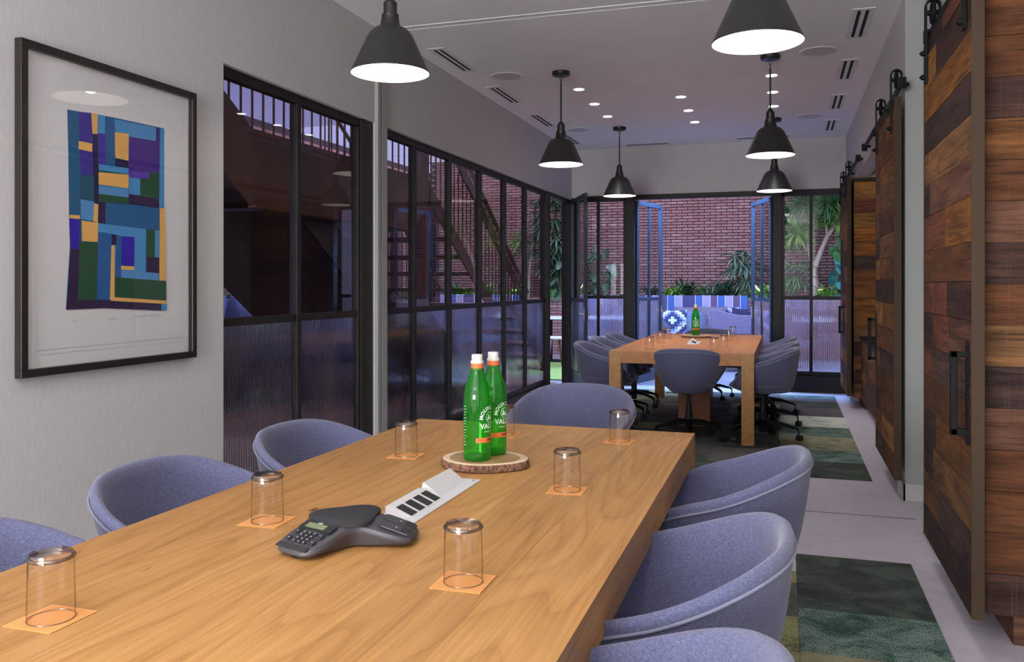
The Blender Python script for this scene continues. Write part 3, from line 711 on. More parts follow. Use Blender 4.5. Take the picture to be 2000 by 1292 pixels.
chair(-0.22, 2.81, R_ - .03, 'blue-grey tub chair right of the near table, farthest of three, by the bare concrete strip', G1)
chair(-0.28, 1.90, R_ + .0, 'blue-grey tub chair in the middle of the three on the right of the near table', G1)
chair(-0.275, 1.17, R_ + .02, 'blue-grey tub chair cut by the bottom edge of the picture', G1)
chair(-1.55, 7.68, L_, 'tub chair left of the far table, nearest of three, beside its leg', G2)
chair(-1.55, 8.4, L_, 'tub chair left of the far table, middle of three', G2)
chair(-1.56, 9.18, L_, 'tub chair left of the far table, farthest of three by the glass door', G2)
chair(-0.775, 7.31, N_, 'tub chair at the near end of the far table, seen from behind', G2)
chair(-0.86, 10.08, F_, 'tub chair at the courtyard end of the far table, behind the green bottle', G2)
chair(-0.18, 7.48, R_, 'tub chair right of the far table, nearest of three', G2)
chair(-0.175, 8.26, R_, 'tub chair right of the far table, middle of three', G2)
chair(-0.19, 9.02, R_, 'tub chair right of the far table, farthest of three', G2)

# ---------------------------------------------------------------- rugs
def rug(x0, y0, x1, y1, label, patches):
    r = tag(empty('patchwork_rug', (0, 0, 0)), label, 'rug')
    MB().box(x0, y0, 0, x1, y1, .003).obj('backing', M['rug_dark'], r)
    for (a, b, c_, d, m) in patches:
        MB().box(a + .001, b + .001, .003, c_ - .001, d - .001, .009).obj('patch', M['rug_' + m], r)
    return r
rr = random.Random(5)
bandsR = [(6.13, 6.67, 'dark'), (6.67, 7.12, 'teal'), (7.12, 7.76, 'brown'), (7.76, 8.27, 'teal'), (8.27, 8.92, 'pale'), (8.92, 9.53, 'mauve'), (9.53, 10.07, 'dark'), (10.07, 10.30, 'mauve'), (10.30, 10.58, 'teal')]
P = [(-.05, a, .555, b, m) for a, b, m in bandsR]
def fillcols(P, cols, y0, y1):
    kinds = ['dark', 'teal', 'grey', 'olive', 'brown', 'mauve', 'dark', 'dark']
    for (a, b) in cols:
        y = y0
        while y < y1 - .01:
            yy = min(y1, y + rr.uniform(.28, .62))
            if y1 - yy < .15: yy = y1
            P.append((a, y, b, yy, rr.choice(kinds))); y = yy
fillcols(P, [(-2.2, -1.6), (-1.6, -1.05), (-1.05, -.55), (-.55, -.05)], 6.13, 10.58)
rug(-2.2, 6.13, .555, 10.58, 'patchwork rug of green and dark strips under the far table', P)
P = [(.05, 3.63, .562, 4.35, 'dark'), (.05, 3.20, .562, 3.63, 'teal'), (.05, 2.6, .562, 3.20, 'brown'),
     (-.45, 4.08, .05, 4.35, 'pale'), (-.45, 3.92, .05, 4.08, 'olive'), (-.45, 3.52, .05, 3.92, 'grey'), (-.45, 3.05, .05, 3.52, 'olive')]
fillcols(P, [(-2.2, -1.6), (-1.6, -1.05), (-1.05, -.45)], .2, 4.35); fillcols(P, [(-.45, .05)], .2, 3.05); fillcols(P, [(.05, .562)], .2, 2.6)
rug(-2.2, .2, .562, 4.35, 'patchwork rug of green and charcoal pieces under the foreground table', P)

# ---------------------------------------------------------------- things on the tables
ZT = .75
M['coaster'] = mat('orange_weave', (.62, .30, .10), .8); t_ = NT(M['coaster'])
wv = t_.n('TexWave', wave_type='BANDS', bands_direction='X'); wv.inputs['Scale'].default_value = 75; t_.l(t_.pos(coord='Object'), wv.inputs['Vector'])
wv2 = t_.n('TexWave', wave_type='BANDS', bands_direction='Y'); wv2.inputs['Scale'].default_value = 75; t_.l(t_.pos(coord='Object'), wv2.inputs['Vector'])
t_.col(t_.mix(.5, t_.ramp(wv.outputs[0], [(.2, (.58, .18, .035)), (.8, (.82, .44, .16))]), t_.ramp(wv2.outputs[0], [(.2, (.58, .18, .035)), (.8, (.82, .44, .16))])))
M['water'] = mat('white_cap', (.72, .70, .68), .5)
def make_coaster():
    r = empty('woven_coaster'); e = .0505
    MB().box(-e, -e, 0, e, e, .0016).obj('mat', M['coaster'], r, bevel=.0005); return r
def make_tumbler():
    # upside down: mouth on the coaster, thick base on top
    r = empty('drinking_glass')
    MB().lathe([(.0375, 0), (.0378, .02), (.0362, .085), (.0352, .104), (.033, .112), (.0005, .113)], 40, cap=False).obj('wall', M['tumbler'], r, smooth=60)
    MB().lathe([(.0005, .094), (.022, .0955), (.030, .099), (.0335, .108)], 40, cap=False).obj('inner_base', M['tumbler'], r, smooth=60)
    MB().tube([(.0352 * math.cos(a), .0352 * math.sin(a), .104) for a in [i * PI / 20 for i in range(40)]], .0035, 8, closed=True).obj('base_ring', M['tumbler_base'], r, smooth=60)
    MB().tube([(.0375 * math.cos(a), .0375 * math.sin(a), .0009) for a in [i * PI / 20 for i in range(40)]], .0009, 6, closed=True).obj('rim', M['tumbler_base'], r, smooth=60)
    return r
co0, tu0 = make_coaster(), make_tumbler(); firstc = [True]
def setting(x, y, rz, lc_, lg, g):
    if firstc[0]: c, u = co0, tu0; firstc[0] = False
    else: c, u = copy_tree(co0), copy_tree(tu0)
    c.location = (x, y, ZT); c.rotation_euler = (0, 0, rz); tag(c, lc_, 'coaster', 'orange woven coasters on the ' + g)
    u.location = (x, y, ZT + .0017); tag(u, lg, 'glass', 'upturned drinking glasses on the ' + g)
T1 = [(-1.182, 1.128, .0, 'at the lower left corner of the picture'), (-1.178, 1.752, .05, 'behind the conference phone on the left'), (-1.19, 2.56, .04, 'before the fluted window, left of the bottles'),
      (-1.004, 3.03, .03, 'half hidden behind the green bottles'), (-.567, 3.03, -.05, 'before the end chair, at the far right'), (-.570, 2.268, .04, 'right of the wood slice tray'),
      (-.582, 1.507, .02, 'right of the conference phone')]
for x, y, a, l in T1: setting(x, y, a, 'orange woven coaster ' + l, 'upturned clear glass ' + l, 'near table')
T2 = [(-1.128, 7.447, 'nearest on the left side'), (-1.15, 8.30, 'second on the left side'), (-1.17, 9.0, 'third on the left side'), (-1.13, 9.66, 'farthest on the left side'),
      (-.579, 7.483, 'nearest on the right side'), (-.523, 7.839, 'second on the right side'), (-.533, 8.75, 'third on the right side'), (-.538, 9.5, 'farthest on the right side')]
for x, y, l in T2: setting(x, y, rnd.uniform(-.1, .1), 'orange coaster on the far table, ' + l, 'upturned glass on the far table, ' + l, 'far table')

# wood-slice trays
def tray(x, y, R_x, R_y, label, seed):
    r = tag(empty('wood_slice_tray', (x, y, ZT)), label, 'tray'); rg = random.Random(seed); N = 64
    ph = [rg.uniform(0, 6.28) for _ in range(5)]
    def rad(a): return 1 + .035 * math.sin(2 * a + ph[0]) + .03 * math.sin(3 * a + ph[1]) + .012 * math.sin(5 * a + ph[2])
    def ringv(k, z, jit=0): return [(R_x * k * rad(2 * PI * i / N) * math.cos(2 * PI * i / N) * (1 + rg.uniform(-jit, jit)), R_y * k * rad(2 * PI * i / N) * math.sin(2 * PI * i / N) * (1 + rg.uniform(-jit, jit)), z) for i in range(N)]
    def skin(rings, name, mt, cap0, cap1):
        vs = [p for q in rings for p in q]; fs = [(k * N + i, k * N + (i + 1) % N, (k + 1) * N + (i + 1) % N, (k + 1) * N + i) for k in range(len(rings) - 1) for i in range(N)]
        if cap0: fs.append(tuple(range(N - 1, -1, -1)))
        if cap1: fs.append(tuple((len(rings) - 1) * N + i for i in range(N)))
        MB().add(vs, fs).obj(name, mt, r, smooth=50)
    skin([ringv(.955, .0), ringv(1.0, .004, .012), ringv(1.0, .012, .014), ringv(.985, .020, .014), ringv(.965, .0245)], 'bark', M['bark'], True, False)
    skin([ringv(.965, .0245), ringv(.955, .0255), ringv(.80, .0255)], 'sapwood', M['sap'], False, False)
    skin([ringv(.80, .0255), ringv(.4, .0256), ringv(.02, .0256)], 'heartwood', M['heart'], False, True)
M['bark'] = noisy('tree_bark', (.07, .03, .02), (.30, .15, .09), 160, .9, (1, 1, .5), 1.0, .004)
M['sap'] = noisy('pale_sapwood', (.66, .50, .30), (.76, .62, .42), 30, .5)
M['heart'] = noisy('brown_heartwood', (.33, .17, .075), (.46, .26, .12), 18, .45)
tray(-.895, 2.50, .135, .125, 'round wood slice tray with bark edge under the two green bottles', 4)
tray(-.90, 9.22, .16, .15, 'wood slice tray under the green bottle on the far table', 6)

def text_mb(txt, size, bold=True):
    cu = bpy.data.curves.new('t', 'FONT'); cu.body = txt; cu.size = size; cu.align_x = 'CENTER'; cu.align_y = 'CENTER'; cu.offset = size * .03 if bold else 0; cu.resolution_u = 2
    o = bpy.data.objects.new('t', cu); COL.objects.link(o); dg = bpy.context.evaluated_depsgraph_get(); dg.update()
    me = o.evaluated_get(dg).to_mesh(); vs = [tuple(v.co) for v in me.vertices]; fs = [tuple(p.vertices) for p in me.polygons]
    o.evaluated_get(dg).to_mesh_clear(); bpy.data.objects.remove(o); bpy.data.curves.remove(cu)
    return vs, fs
TXT = {}
def arc_text(b, txt, size, R, mid_deg, m=0, zc=0, span=None, R_c=None):
    """letters set around an arc on a plane, then wrapped later: (u, v) plane"""
    n = len(txt); out = []
    for i, ch in enumerate(txt):
        if ch == ' ': continue
        a = math.radians(mid_deg + span / 2 - span * (i / (n - 1)))
        vs, fs = text_mb(ch, size)
        ca, sa = math.cos(a - PI / 2), math.sin(a - PI / 2)
        out.append(([(R * math.cos(a) + x * ca - y * sa, zc + R * math.sin(a) + x * sa + y * ca) for x, y, _ in vs], fs))
    return out
def wrap(b, pts, fs, rad, m=0):
    b.add([(rad * math.sin(u / rad), -rad * math.cos(u / rad), v) for u, v in pts], fs, m)
def make_bottle():
    r = empty('water_bottle'); R = .0425
    MB().lathe([(.0005, .004), (.030, .002), (.040, .003), (R, .009), (R, .190), (.0412, .206), (.036, .228), (.0275, .251), (.0215, .270), (.0186, .287), (.018, .297)], 40, cap=False).obj('glass_body', M['bottle'], r, smooth=50)
    MB().lathe([(.034, .0065), (.038, .012), (.0005, .010)], 32, cap=False).obj('base_glass', M['bottle'], r, smooth=60)
    MB().lathe([(.0192, .277), (.0194, .280), (.0190, .298), (.0180, .299)], 28, cap=False).obj('neck_band', M['orange'], r, smooth=50)
    MB().lathe([(.0165, .297), (.0200, .2975), (.0200, .304), (.0175, .306), (.0170, .308), (.0172, .321), (.0160, .3245), (.0005, .3247)], 28, cap=False).obj('cap', M['water'], r, smooth=35)
    L = MB()
    for pts, fs in arc_text(L, 'MOUNTAIN', .0165, .0325, 90, span=165, zc=.130): wrap(L, pts, fs, R + .0006)
    vs, fs = text_mb('VALLEY', .0215); wrap(L, [(x, y + .107) for x, y, _ in vs], fs, R + .0006)
    vs, fs = text_mb('SPRING WATER', .0068, False); wrap(L, [(x, y + .091) for x, y, _ in vs], fs, R + .0006)
    for k in range(24):
        a0, a1 = k * PI / 12, (k + 1) * PI / 12
        wrap(L, [(.0165 * math.cos(a0), .134 + .0165 * math.sin(a0)), (.0165 * math.cos(a1), .134 + .0165 * math.sin(a1)), (.0150 * math.cos(a1), .134 + .0150 * math.sin(a1)), (.0150 * math.cos(a0), .134 + .0150 * math.sin(a0))], [(0, 1, 2, 3)], R + .0006)
    # small mountain drawing inside the round emblem
    for tri in ([(-.013, .126), (-.004, .145), (.003, .126)], [(-.002, .126), (.006, .141), (.013, .126)]): wrap(L, tri, [(0, 1, 2)], R + .0006)
    L.obj('lettering', M['print'], r, fix=False)
    bd = MB(); n = 20
    for k in range(n):
        u0, u1 = -.05 + k * .1 / n, -.05 + (k + 1) * .1 / n
        wrap(bd, [(u0, .058), (u1, .058), (u1, .073), (u0, .073)], [(0, 1, 2, 3)], R + .0005)
    bo = bd.obj('orange_band', M['orange'], r, fix=False)
    vs, fs = text_mb('SPRING', .0088); d = MB(); wrap(d, [(x, y + .0655) for x, y, _ in vs], fs, R + .0009); d.obj('band_lettering', M['ink'], r, fix=False)
    sm = MB(); rg = random.Random(9)
    for k in range(14):
        z = .05 + k * .009; wl_ = rg.uniform(.008, .02); wrap(sm, [(-.098, z), (-.098 + wl_, z), (-.098 + wl_, z + .0012), (-.098, z + .0012)], [(0, 1, 2, 3)], R + .0006)
    sm.obj('small_print', M['print'], r, fix=False)
    return r
M['orange'] = mat('orange_label', (.80, .16, .04), .5); M['print'] = mat('white_print', (.72, .78, .70), .5); M['ink'] = mat('dark_ink', (.12, .02, .02), .6)
b0 = make_bottle()
tag(b0, 'green glass water bottle nearest on the wood slice', 'bottle', 'green glass water bottles'); b0.location = (-.905, 2.462, ZT + .0257); b0.rotation_euler = (0, 0, 1.42)
b1 = copy_tree(b0); tag(b1, 'second green water bottle, partly behind the first on the wood slice'); b1.location = (-.888, 2.565, ZT + .0257); b1.rotation_euler = (0, 0, 1.30)
b2 = copy_tree(b0); tag(b2, 'green water bottle standing alone on the far table'); b2.location = (-.905, 9.20, ZT + .0257); b2.rotation_euler = (0, 0, .3)

# power unit let into the table
def power_unit(x, y, rz, L, label):
    r = tag(empty('power_unit', (x, y, ZT), rz), label, 'power outlet'); w = .052
    MB().box(-w, -L / 2, -.0, w, L / 2, .003).obj('tray_plate', M['alu'], r, bevel=.001)
    # near half: raised row of four sockets tilted towards +x
    so = MB().prism([(-.040, .003), (.034, .003), (-.022, .026), (-.040, .026)], -L * .44, -.005, 'y').obj('socket_block', M['alu'], r, bevel=.001)
    import mathutils
    ang = math.atan2(.033, -.050); dx, dz = (-.022 - .034), (.026 - .003); ln = math.hypot(dx, dz); dx /= ln; dz /= ln
    n_ = (-dz * -1, dx * -1)
    nx, nz = dz, -dx
    k = (L * .44 - .005) / 4
    for i in range(4):
        ya = -L * .44 + .008 + i * k * .98; yb = ya + k * .68
        p = [(.034 + dx * q + nx * .0015, .003 + dz * q + nz * .0015) for q in (.008, .052)]
        q_ = [(.034 + dx * q - nx * .002, .003 + dz * q - nz * .002) for q in (.008, .052)]
        MB().prism([p[0], p[1], q_[1], q_[0]], ya, yb, 'y').obj('socket', M['plastic'], r)
    # far half: closed lid standing as a ridge
    MB().prism([(-.042, .003), (.016, .003), (-.030, .036), (-.035, .036)], .010, L * .43, 'y').obj('lid', M['alu'], r, bevel=.001)
    MB().lathe([(.003, .003), (.003, .0038)], 10, c=(.034, L * .46, 0)).obj('screw', M['plastic'], r)
M['alu'] = mat('satin_white_metal', (.70, .69, .71), .35)
power_unit(-.887, 2.075, .0, .46, 'white power and data unit set into the near table by the phone')
power_unit(-.835, 8.35, .0, .40, 'small white power unit on the far table before the tray')

# conference phone
ph = tag(empty('conference_phone', (-.925, 1.675, ZT), -.30), 'dark grey three-armed conference phone with keypad and small screen', 'phone')
M['phone'] = mat('phone_grey', (.055, .05, .058), .45); M['phone_dk'] = mat('phone_black', (.012, .012, .014), .5); M['key'] = mat('phone_key', (.02, .02, .024), .35)
M['phgrill'] = noisy('speaker_cloth', (.008, .008, .009), (.03, .03, .034), 900, .8, bump=.6)
def phone():
    N = 72; lobes = (PI * 1.5, PI * 1.5 + 2 * PI / 3, PI * 1.5 - 2 * PI / 3)
    def rad(a):
        q = max(math.cos(a - l) for l in lobes); d = min(abs((a - l + PI) % (2 * PI) - PI) for l in lobes)
        base = .082 / max(.42, math.cos(min(d, 1.047) * .0) ) 
        # each arm is a blunt bar: half width .056, length .158; between arms a smooth web
        arm = min(.158 / max(1e-3, math.cos(d)), .058 / max(1e-3, math.sin(d))) if d < 1.5 else .06
        return min(.165, (arm ** 6 + .068 ** 6) ** (1 / 6))
    def hgt(a, k):
        r = rad(a) * k
        return r
    rings = []; ks = [(1, .014), (1.0, .020), (.985, .026), (.93, .031), (.80, .038), (.62, .047), (.48, .054), (.42, .0565)]
    rr0 = [rad(2 * PI * i / N) for i in range(N)]
    for _ in range(3): rr0 = [(rr0[i - 1] + 2 * rr0[i] + rr0[(i + 1) % N]) / 4 for i in range(N)]
    def ring(k, z, add=0):
        out = []
        for i in range(N):
            a = 2 * PI * i / N; r = rr0[i] * k
            # height falls with true distance so arms slope down to their tips
            zz = .056 - max(0, r - .055) * .33 if z is None else z
            out.append((r * math.cos(a), r * math.sin(a), zz + add))
        return out
    rings = [ring(.80, .006), ring(.97, None, -.016), ring(1.0, None, -.010), ring(1.0, None, -.006), ring(.975, None, 0), ring(.85, None), ring(.7, None), ring(.55, None), ring(.43, None)]
    vs = [p for q in rings for p in q]; fs = [(k * N + i, k * N + (i + 1) % N, (k + 1) * N + (i + 1) % N, (k + 1) * N + i) for k in range(len(rings) - 1) for i in range(N)]
    fs += [tuple(range(N - 1, -1, -1)), tuple((len(rings) - 1) * N + i for i in range(N))]
    MB().add(vs, fs).obj('body', M['phone'], ph, smooth=45)
    # rounded triangular speaker grille on top
    g = []; 
    for s, z in ((1.0, .0500), (1.0, .0560), (.95, .0585), (.55, .0610), (.05, .0615)):
        g.append([(.075 * s * (1 + .16 * math.cos(3 * (a - PI / 2))) * math.cos(a), .075 * s * (1 + .16 * math.cos(3 * (a - PI / 2))) * math.sin(a) + .006, z) for a in [2 * PI * i / 48 for i in range(48)]])
    vs = [p for q in g for p in q]; fs = [(k * 48 + i, k * 48 + (i + 1) % 48, (k + 1) * 48 + (i + 1) % 48, (k + 1) * 48 + i) for k in range(4) for i in range(48)] + [tuple(range(47, -1, -1)), tuple(4 * 48 + i for i in range(48))]
    MB().add(vs, fs).obj('speaker_grille', M['phgrill'], ph, smooth=50)
    # sloping frame for the keypad arm (points to local -y)
    th = math.atan(.33)
    face = empty('x', (0, -.055, .0562)); bpy.data.objects.remove(face)
    def pl(x, y, h): # point on the slope; y = distance along the arm from the centre
        return (x, -y, .056 - max(0, y - .055) * .33 + h)
    def slab(x0, x1, y0, y1, h0, h1, name, mt, par=ph, taper=0):
        vs = [pl(x0, y0, h0), pl(x1, y0, h0), pl(x1, y1, h0), pl(x0, y1, h0), pl(x0 + taper, y0 + taper, h1), pl(x1 - taper, y0 + taper, h1), pl(x1 - taper, y1 - taper, h1), pl(x0 + taper, y1 - taper, h1)]
        return MB().add(vs, [(0, 3, 2, 1), (4, 5, 6, 7), (0, 1, 5, 4), (1, 2, 6, 5), (2, 3, 7, 6), (3, 0, 4, 7)]).obj(name, mt, par)
    slab(-.047, .047, .068, .094, -.001, .0022, 'display_bezel', M['phone_dk'])
    slab(-.032, .024, .074, .089, .0022, .0030, 'display', mat('lcd', (.16, .19, .10), .2))
    vs, fs = text_mb('vtech', .006); MB().add([pl(x - .002, .0712 - y, .0026) for x, y, _ in vs], fs).obj('maker_mark', M['print'], ph, fix=False)
    def key(x, y, w=.0125, h=.0075): 
        k = slab(x - w / 2, x + w / 2, y - h / 2, y + h / 2, 0, .003, 'key', M['key'], taper=.0008)
        slab(x - .0014, x + .0014, y - .0008, y + .0008, .003, .0032, 'key_mark', M['print'], k)
    for rrow in range(4):
        for cc in range(3): key(-.014 + cc * .0150, .1045 + rrow * .0105)
    key(-.034, .107, .011, .016); key(.036, .107, .016, .016); key(.036, .130, .016, .014); key(-.034, .131, .011, .013)
    slab(-.045, .045, .1445, .1575, -.001, .0014, 'microphone', M['phgrill'])
    # two detachable microphones on each of the other arms
    for l in lobes[1:]:
        d = Vector((math.cos(l), math.sin(l), 0)); n_ = Vector((-d.y, d.x, 0))
        for s in (-1, 1):
            def P(u, v, h): p = d * u + n_ * v; return (p.x, p.y, .056 - max(0, u - .055) * .33 + h)
            o = [(u, s * .024 + v) for u, v in ((.082, -.012), (.090, -.0195), (.146, -.0195), (.153, -.012), (.153, .012), (.146, .0195), (.090, .0195), (.082, .012))]
            vs = [P(u, v, .0) for u, v in o] + [P(u, v, .0032) for u, v in o]; nn = len(o)
            mic = MB().add(vs, [tuple(range(nn - 1, -1, -1)), tuple(range(nn, 2 * nn))] + [(i, (i + 1) % nn, nn + (i + 1) % nn, nn + i) for i in range(nn)]).obj('microphone_pod', M['phone'], ph)
            o = [(.130, s * .024 - .019), (.152, s * .024 - .013), (.152, s * .024 + .013), (.130, s * .024 + .019)]
            MB().add([P(u, v, .0034) for u, v in o], [(0, 1, 2, 3)]).obj('grille', M['phgrill'], mic, fix=False)
            o = [(.114, s * .024 - .005), (.124, s * .024 - .005), (.124, s * .024 + .005), (.114, s * .024 + .005)]
            MB().add([P(u, v, .0036) for u, v in o], [(0, 1, 2, 3)]).obj('mute_button', M['phone_dk'], mic, fix=False)
            MB().add([P(u, v, .0038) for u, v in [(q[0] * .5 + .0595, q[1] * .5 + s * .012) for q in o]], [(0, 1, 2, 3)]).obj('button_mark', M['print'], mic, fix=False)
    ft = MB()
    for l in lobes: ft.lathe([(.022, 0), (.024, .004), (.024, .012)], 16, c=(.125 * math.cos(l), .125 * math.sin(l), 0))
    ft.obj('foot', M['phone_dk'], ph)
phone()
# ---------------------------------------------------------------- courtyard
def brick_mat(name, cs, mortar=False):
    m = mat(name, cs[0], .85); t = NT(m)
    g = t.n('NewGeometry'); mp = t.n('Mapping'); mp.inputs['Scale'].default_value = (4.7, 4.7, 17.2); t.l(g.outputs['Position'], mp.inputs[0])
    fl = t.n('VectorMath', operation='FLOOR'); t.l(mp.outputs[0], fl.inputs[0]); wn_ = t.n('TexWhiteNoise'); t.l(fl.outputs[0], wn_.inputs['Vector'])
    base = t.ramp(wn_.outputs['Value'], [(i / (len(cs) - 1), c) for i, c in enumerate(cs)])
    f = t.noise(t.pos(), 40, 4, .6); t.col(t.mix(.35, base, t.ramp(f, [(.3, (.13, .062, .052)), (.7, (.42, .255, .21))]))); t.bump(f, .5, .004)
    return m
M['brick'] = brick_mat('red_brick', [(.24, .11, .085), (.35, .185, .15), (.28, .13, .105), (.41, .255, .215), (.26, .12, .10)])
M['mortar'] = noisy('dark_mortar', (.03, .02, .022), (.05, .036, .038), 30, .9)
M['deck'] = noisy('courtyard_paving', (.20, .20, .22), (.30, .30, .32), 5, .35, (.6, 5, 1))
M['soil'] = noisy('planter_soil', (.03, .02, .015), (.06, .04, .03), 20, .95)
struct(box('floor_courtyard', M['deck'], -9.5, 11.05, -.12, 4.5, 17.2, -.005)); struct(box('floor_courtyard_side', noisy('brown_timber_deck', (.16, .085, .045), (.26, .14, .075), 6, .5, (9, .6, 1)), -9.5, -2, -.13, -2.84, 11.05, -.006))
struct(box('trim_9', noisy('lime_ground', (.16, .26, .04), (.30, .40, .10), 60, .9), -6.0, 11.3, -.004, -2.75, 14.2, .012))  # lime-coloured patch of ground outside the side door
YB, BZ, BW = 17.0, .058, .215
struct(box('wall_courtyard', M['mortar'], -7.3, YB + .012, 0, 3.2, YB + .35, 3.95))
def shared_brick(): 
    return MB().box(-BW / 2 + .007, -.012, -BZ / 2 + .008, BW / 2 - .007, .02, BZ / 2 - .008).mesh('brick', M['brick'])
bme = shared_brick(); wallc = bpy.data.objects['wall_courtyard']
cands = []
for rix in range(int(3.95 / BZ)):
    z = (rix + .5) * BZ
    if z < .95: continue
    for cix in range(-35, 16):
        x = (cix + (.5 if rix % 2 else 0)) * BW
        if -7.25 < x < 3.1: cands.append((x, z))
# the bricks nearest to the open double doors are separate, the rest are joined
def score(c): return ((c[0] + 1.15) / 1.15) ** 2 + ((c[1] - 1.85) / .95) ** 2
cands.sort(key=score); rb = random.Random(2); rest = MB()
for i, (x, z) in enumerate(cands):
    dy = rb.uniform(-.004, .004)
    if i < 300: link('brick', bme, wallc, (x, YB + dy, z))
    else: rest.box(x - BW / 2 + .007, YB - .012 + dy, z - BZ / 2 + .008, x + BW / 2 - .007, YB + .02, z + BZ / 2 - .008)
o = rest.obj('bricks', M['brick'], wallc, fix=False); o['kind'] = 'stuff'
M['coping'] = mat('pale_coping_stone', (.62, .58, .56), .7)
struct(box('trim_8', M['coping'], -7.4, YB - .05, 3.95, 3.3, YB + .45, 4.22))
struct(box('wall_courtyard_left', M['mortar'], -7.6, 3.0, 0, -7.262, 17.4, 3.7))
rest = MB()
for rix in range(int(3.65 / BZ)):
    z = (rix + .5) * BZ
    for cix in range(0, 64):
        y = 3.2 + (cix + (.5 if rix % 2 else 0)) * BW
        if y < 16.9 and z > .3: rest.box(-7.27, y - BW / 2 + .005, z - BZ / 2 + .005, -7.25 + rb.uniform(-.003, .003), y + BW / 2 - .005, z + BZ / 2 - .005)
o = rest.obj('bricks', M['brick'], bpy.data.objects['wall_courtyard_left'], fix=False); o['kind'] = 'stuff'
# upper storey soffit over the stair and the low building beyond
M['soffit'] = mat('upper_soffit', (.5, .48, .62), .8)
struct(box('ceiling_upper', M['soffit'], -16, 2, 5.6, -7.65, 20.3, 5.8))
struct(box('wall_upper', M['soffit'], -2.9, -2, 3.19, -2.72, 11.1, 5.8))

# planter along the far wall with brick front
pl_ = tag(empty('brick_planter', (-2.4, 16.2, 0)), 'long brick planter running along the foot of the brick wall', 'planter')
MB().box(-4.80, -.55, 0, 5.2, .76, 1.0).obj('planter_body', M['mortar'], pl_)
MB().box(-4.78, -.50, 1.0, 5.15, .74, 1.03).obj('soil', M['soil'], pl_)
b = MB()
for rix in range(18):
    z = (rix + .5) * BZ
    for cix in range(-23, 25):
        x = (cix + (.5 if rix % 2 else 0)) * BW
        if -4.8 < x < 5.1: b.box(x - BW / 2 + .005, -.565, z - BZ / 2 + .005, x + BW / 2 - .005, -.54, z + BZ / 2 - .005)
o = b.obj('bricks', M['brick'], pl_, fix=False); o['kind'] = 'stuff'
MB().box(-4.80, -.575, 1.03, 5.2, -.42, 1.065).obj('rim', M['brick'], pl_)
pl2 = tag(empty('dark_planter', (-6.9, 11, 0)), 'dark low planter with ferns behind the staircase', 'planter')
MB().box(-.33, -6.5, 0, .33, 4.1, 1.0).obj('planter_body', mat('dark_planter_panel', (.06, .06, .08), .6), pl2); MB().box(-.3, -6.4, 1.0, .3, 4.05, 1.02).obj('soil', M['soil'], pl2)

# banquettes with striped backs
SC = {'lav': (.30, .28, .42), 'nav': (.06, .055, .13), 'blu': (.05, .11, .30), 'pur': (.10, .07, .13)}
SM = {k: noisy('stripe_' + k, v, tuple(x * 1.2 for x in v), 60, .9) for k, v in SC.items()}
M['pipe'] = mat('white_piping', (.7, .7, .75), .7); M['benchseat'] = mat('seat_blue_grey', (.16, .17, .25), .9); M['benchbase'] = mat('bench_base', (.10, .09, .12), .7)
seq = ['blu', 'pur', 'lav', 'blu', 'pur', 'lav', 'blu', 'nav', 'lav', 'blu', 'nav', 'lav']
def banquette(x1, L, label):
    bq = tag(empty('banquette', (x1, 15.5, 0)), label, 'bench', 'outdoor banquettes with striped backs')
    x = 0; i = 0
    while x > -L:
        wd = .235 if i % 12 == 7 else .13
        o = MB().box(x - wd + .004, -.0, .46, x - .004, .10, 1.115).obj('back_panel', SM[seq[i % 12]], bq, bevel=.012)
        MB().box(x - wd - .005, -.004, .46, x - wd + .005, .09, 1.122).obj('piping', M['pipe'], o)
        x -= wd; i += 1
    MB().box(x, -.62, .30, 0, .02, .46).obj('seat', M['benchseat'], bq, bevel=.02)
    MB().box(x, -.58, 0, 0, .0, .30).obj('base', M['benchbase'], bq)
banquette(-.62, 2.9, 'long outdoor banquette with striped back behind the open double doors')
banquette(-4.85, 1.7, 'short outdoor banquette with striped back seen through the left windows')

def cushion(x, y, z, rx, rz, s, t, mt, label, lean=-.25, grp='scatter cushions on the banquette', hh=None):
    hh = hh or s; N = 10; vs = []; fs = []
    for sd in (-1, 1):
        for i in range(N + 1):
            for j in range(N + 1):
                u, v = i / N * 2 - 1, j / N * 2 - 1
                k = 1 - .10 * (1 - u * u) * 0 ; pinch = 1 - .07 * (1 - abs(u)) * abs(v) ** 2 * 0
                bx = u * (1 - .07 * (1 - v * v)); bz = v * (1 - .07 * (1 - u * u))
                th = t * ((1 - u ** 4) * (1 - v ** 4)) ** .5
                vs.append((bx * s / 2, sd * th / 2, bz * hh / 2 + hh / 2))
    n1 = (N + 1) ** 2
    for sd in (0, 1):
        for i in range(N):
            for j in range(N):
                a = sd * n1 + i * (N + 1) + j; q = (a, a + 1, a + N + 2, a + N + 1); fs.append(q if sd else q[::-1])
    o = MB().add(vs, fs).obj('cushion', mt, None, (x, y, z), (lean + rx, 0, rz), smooth=70, fix=True)
    tag(o, label, 'cushion', grp); return o
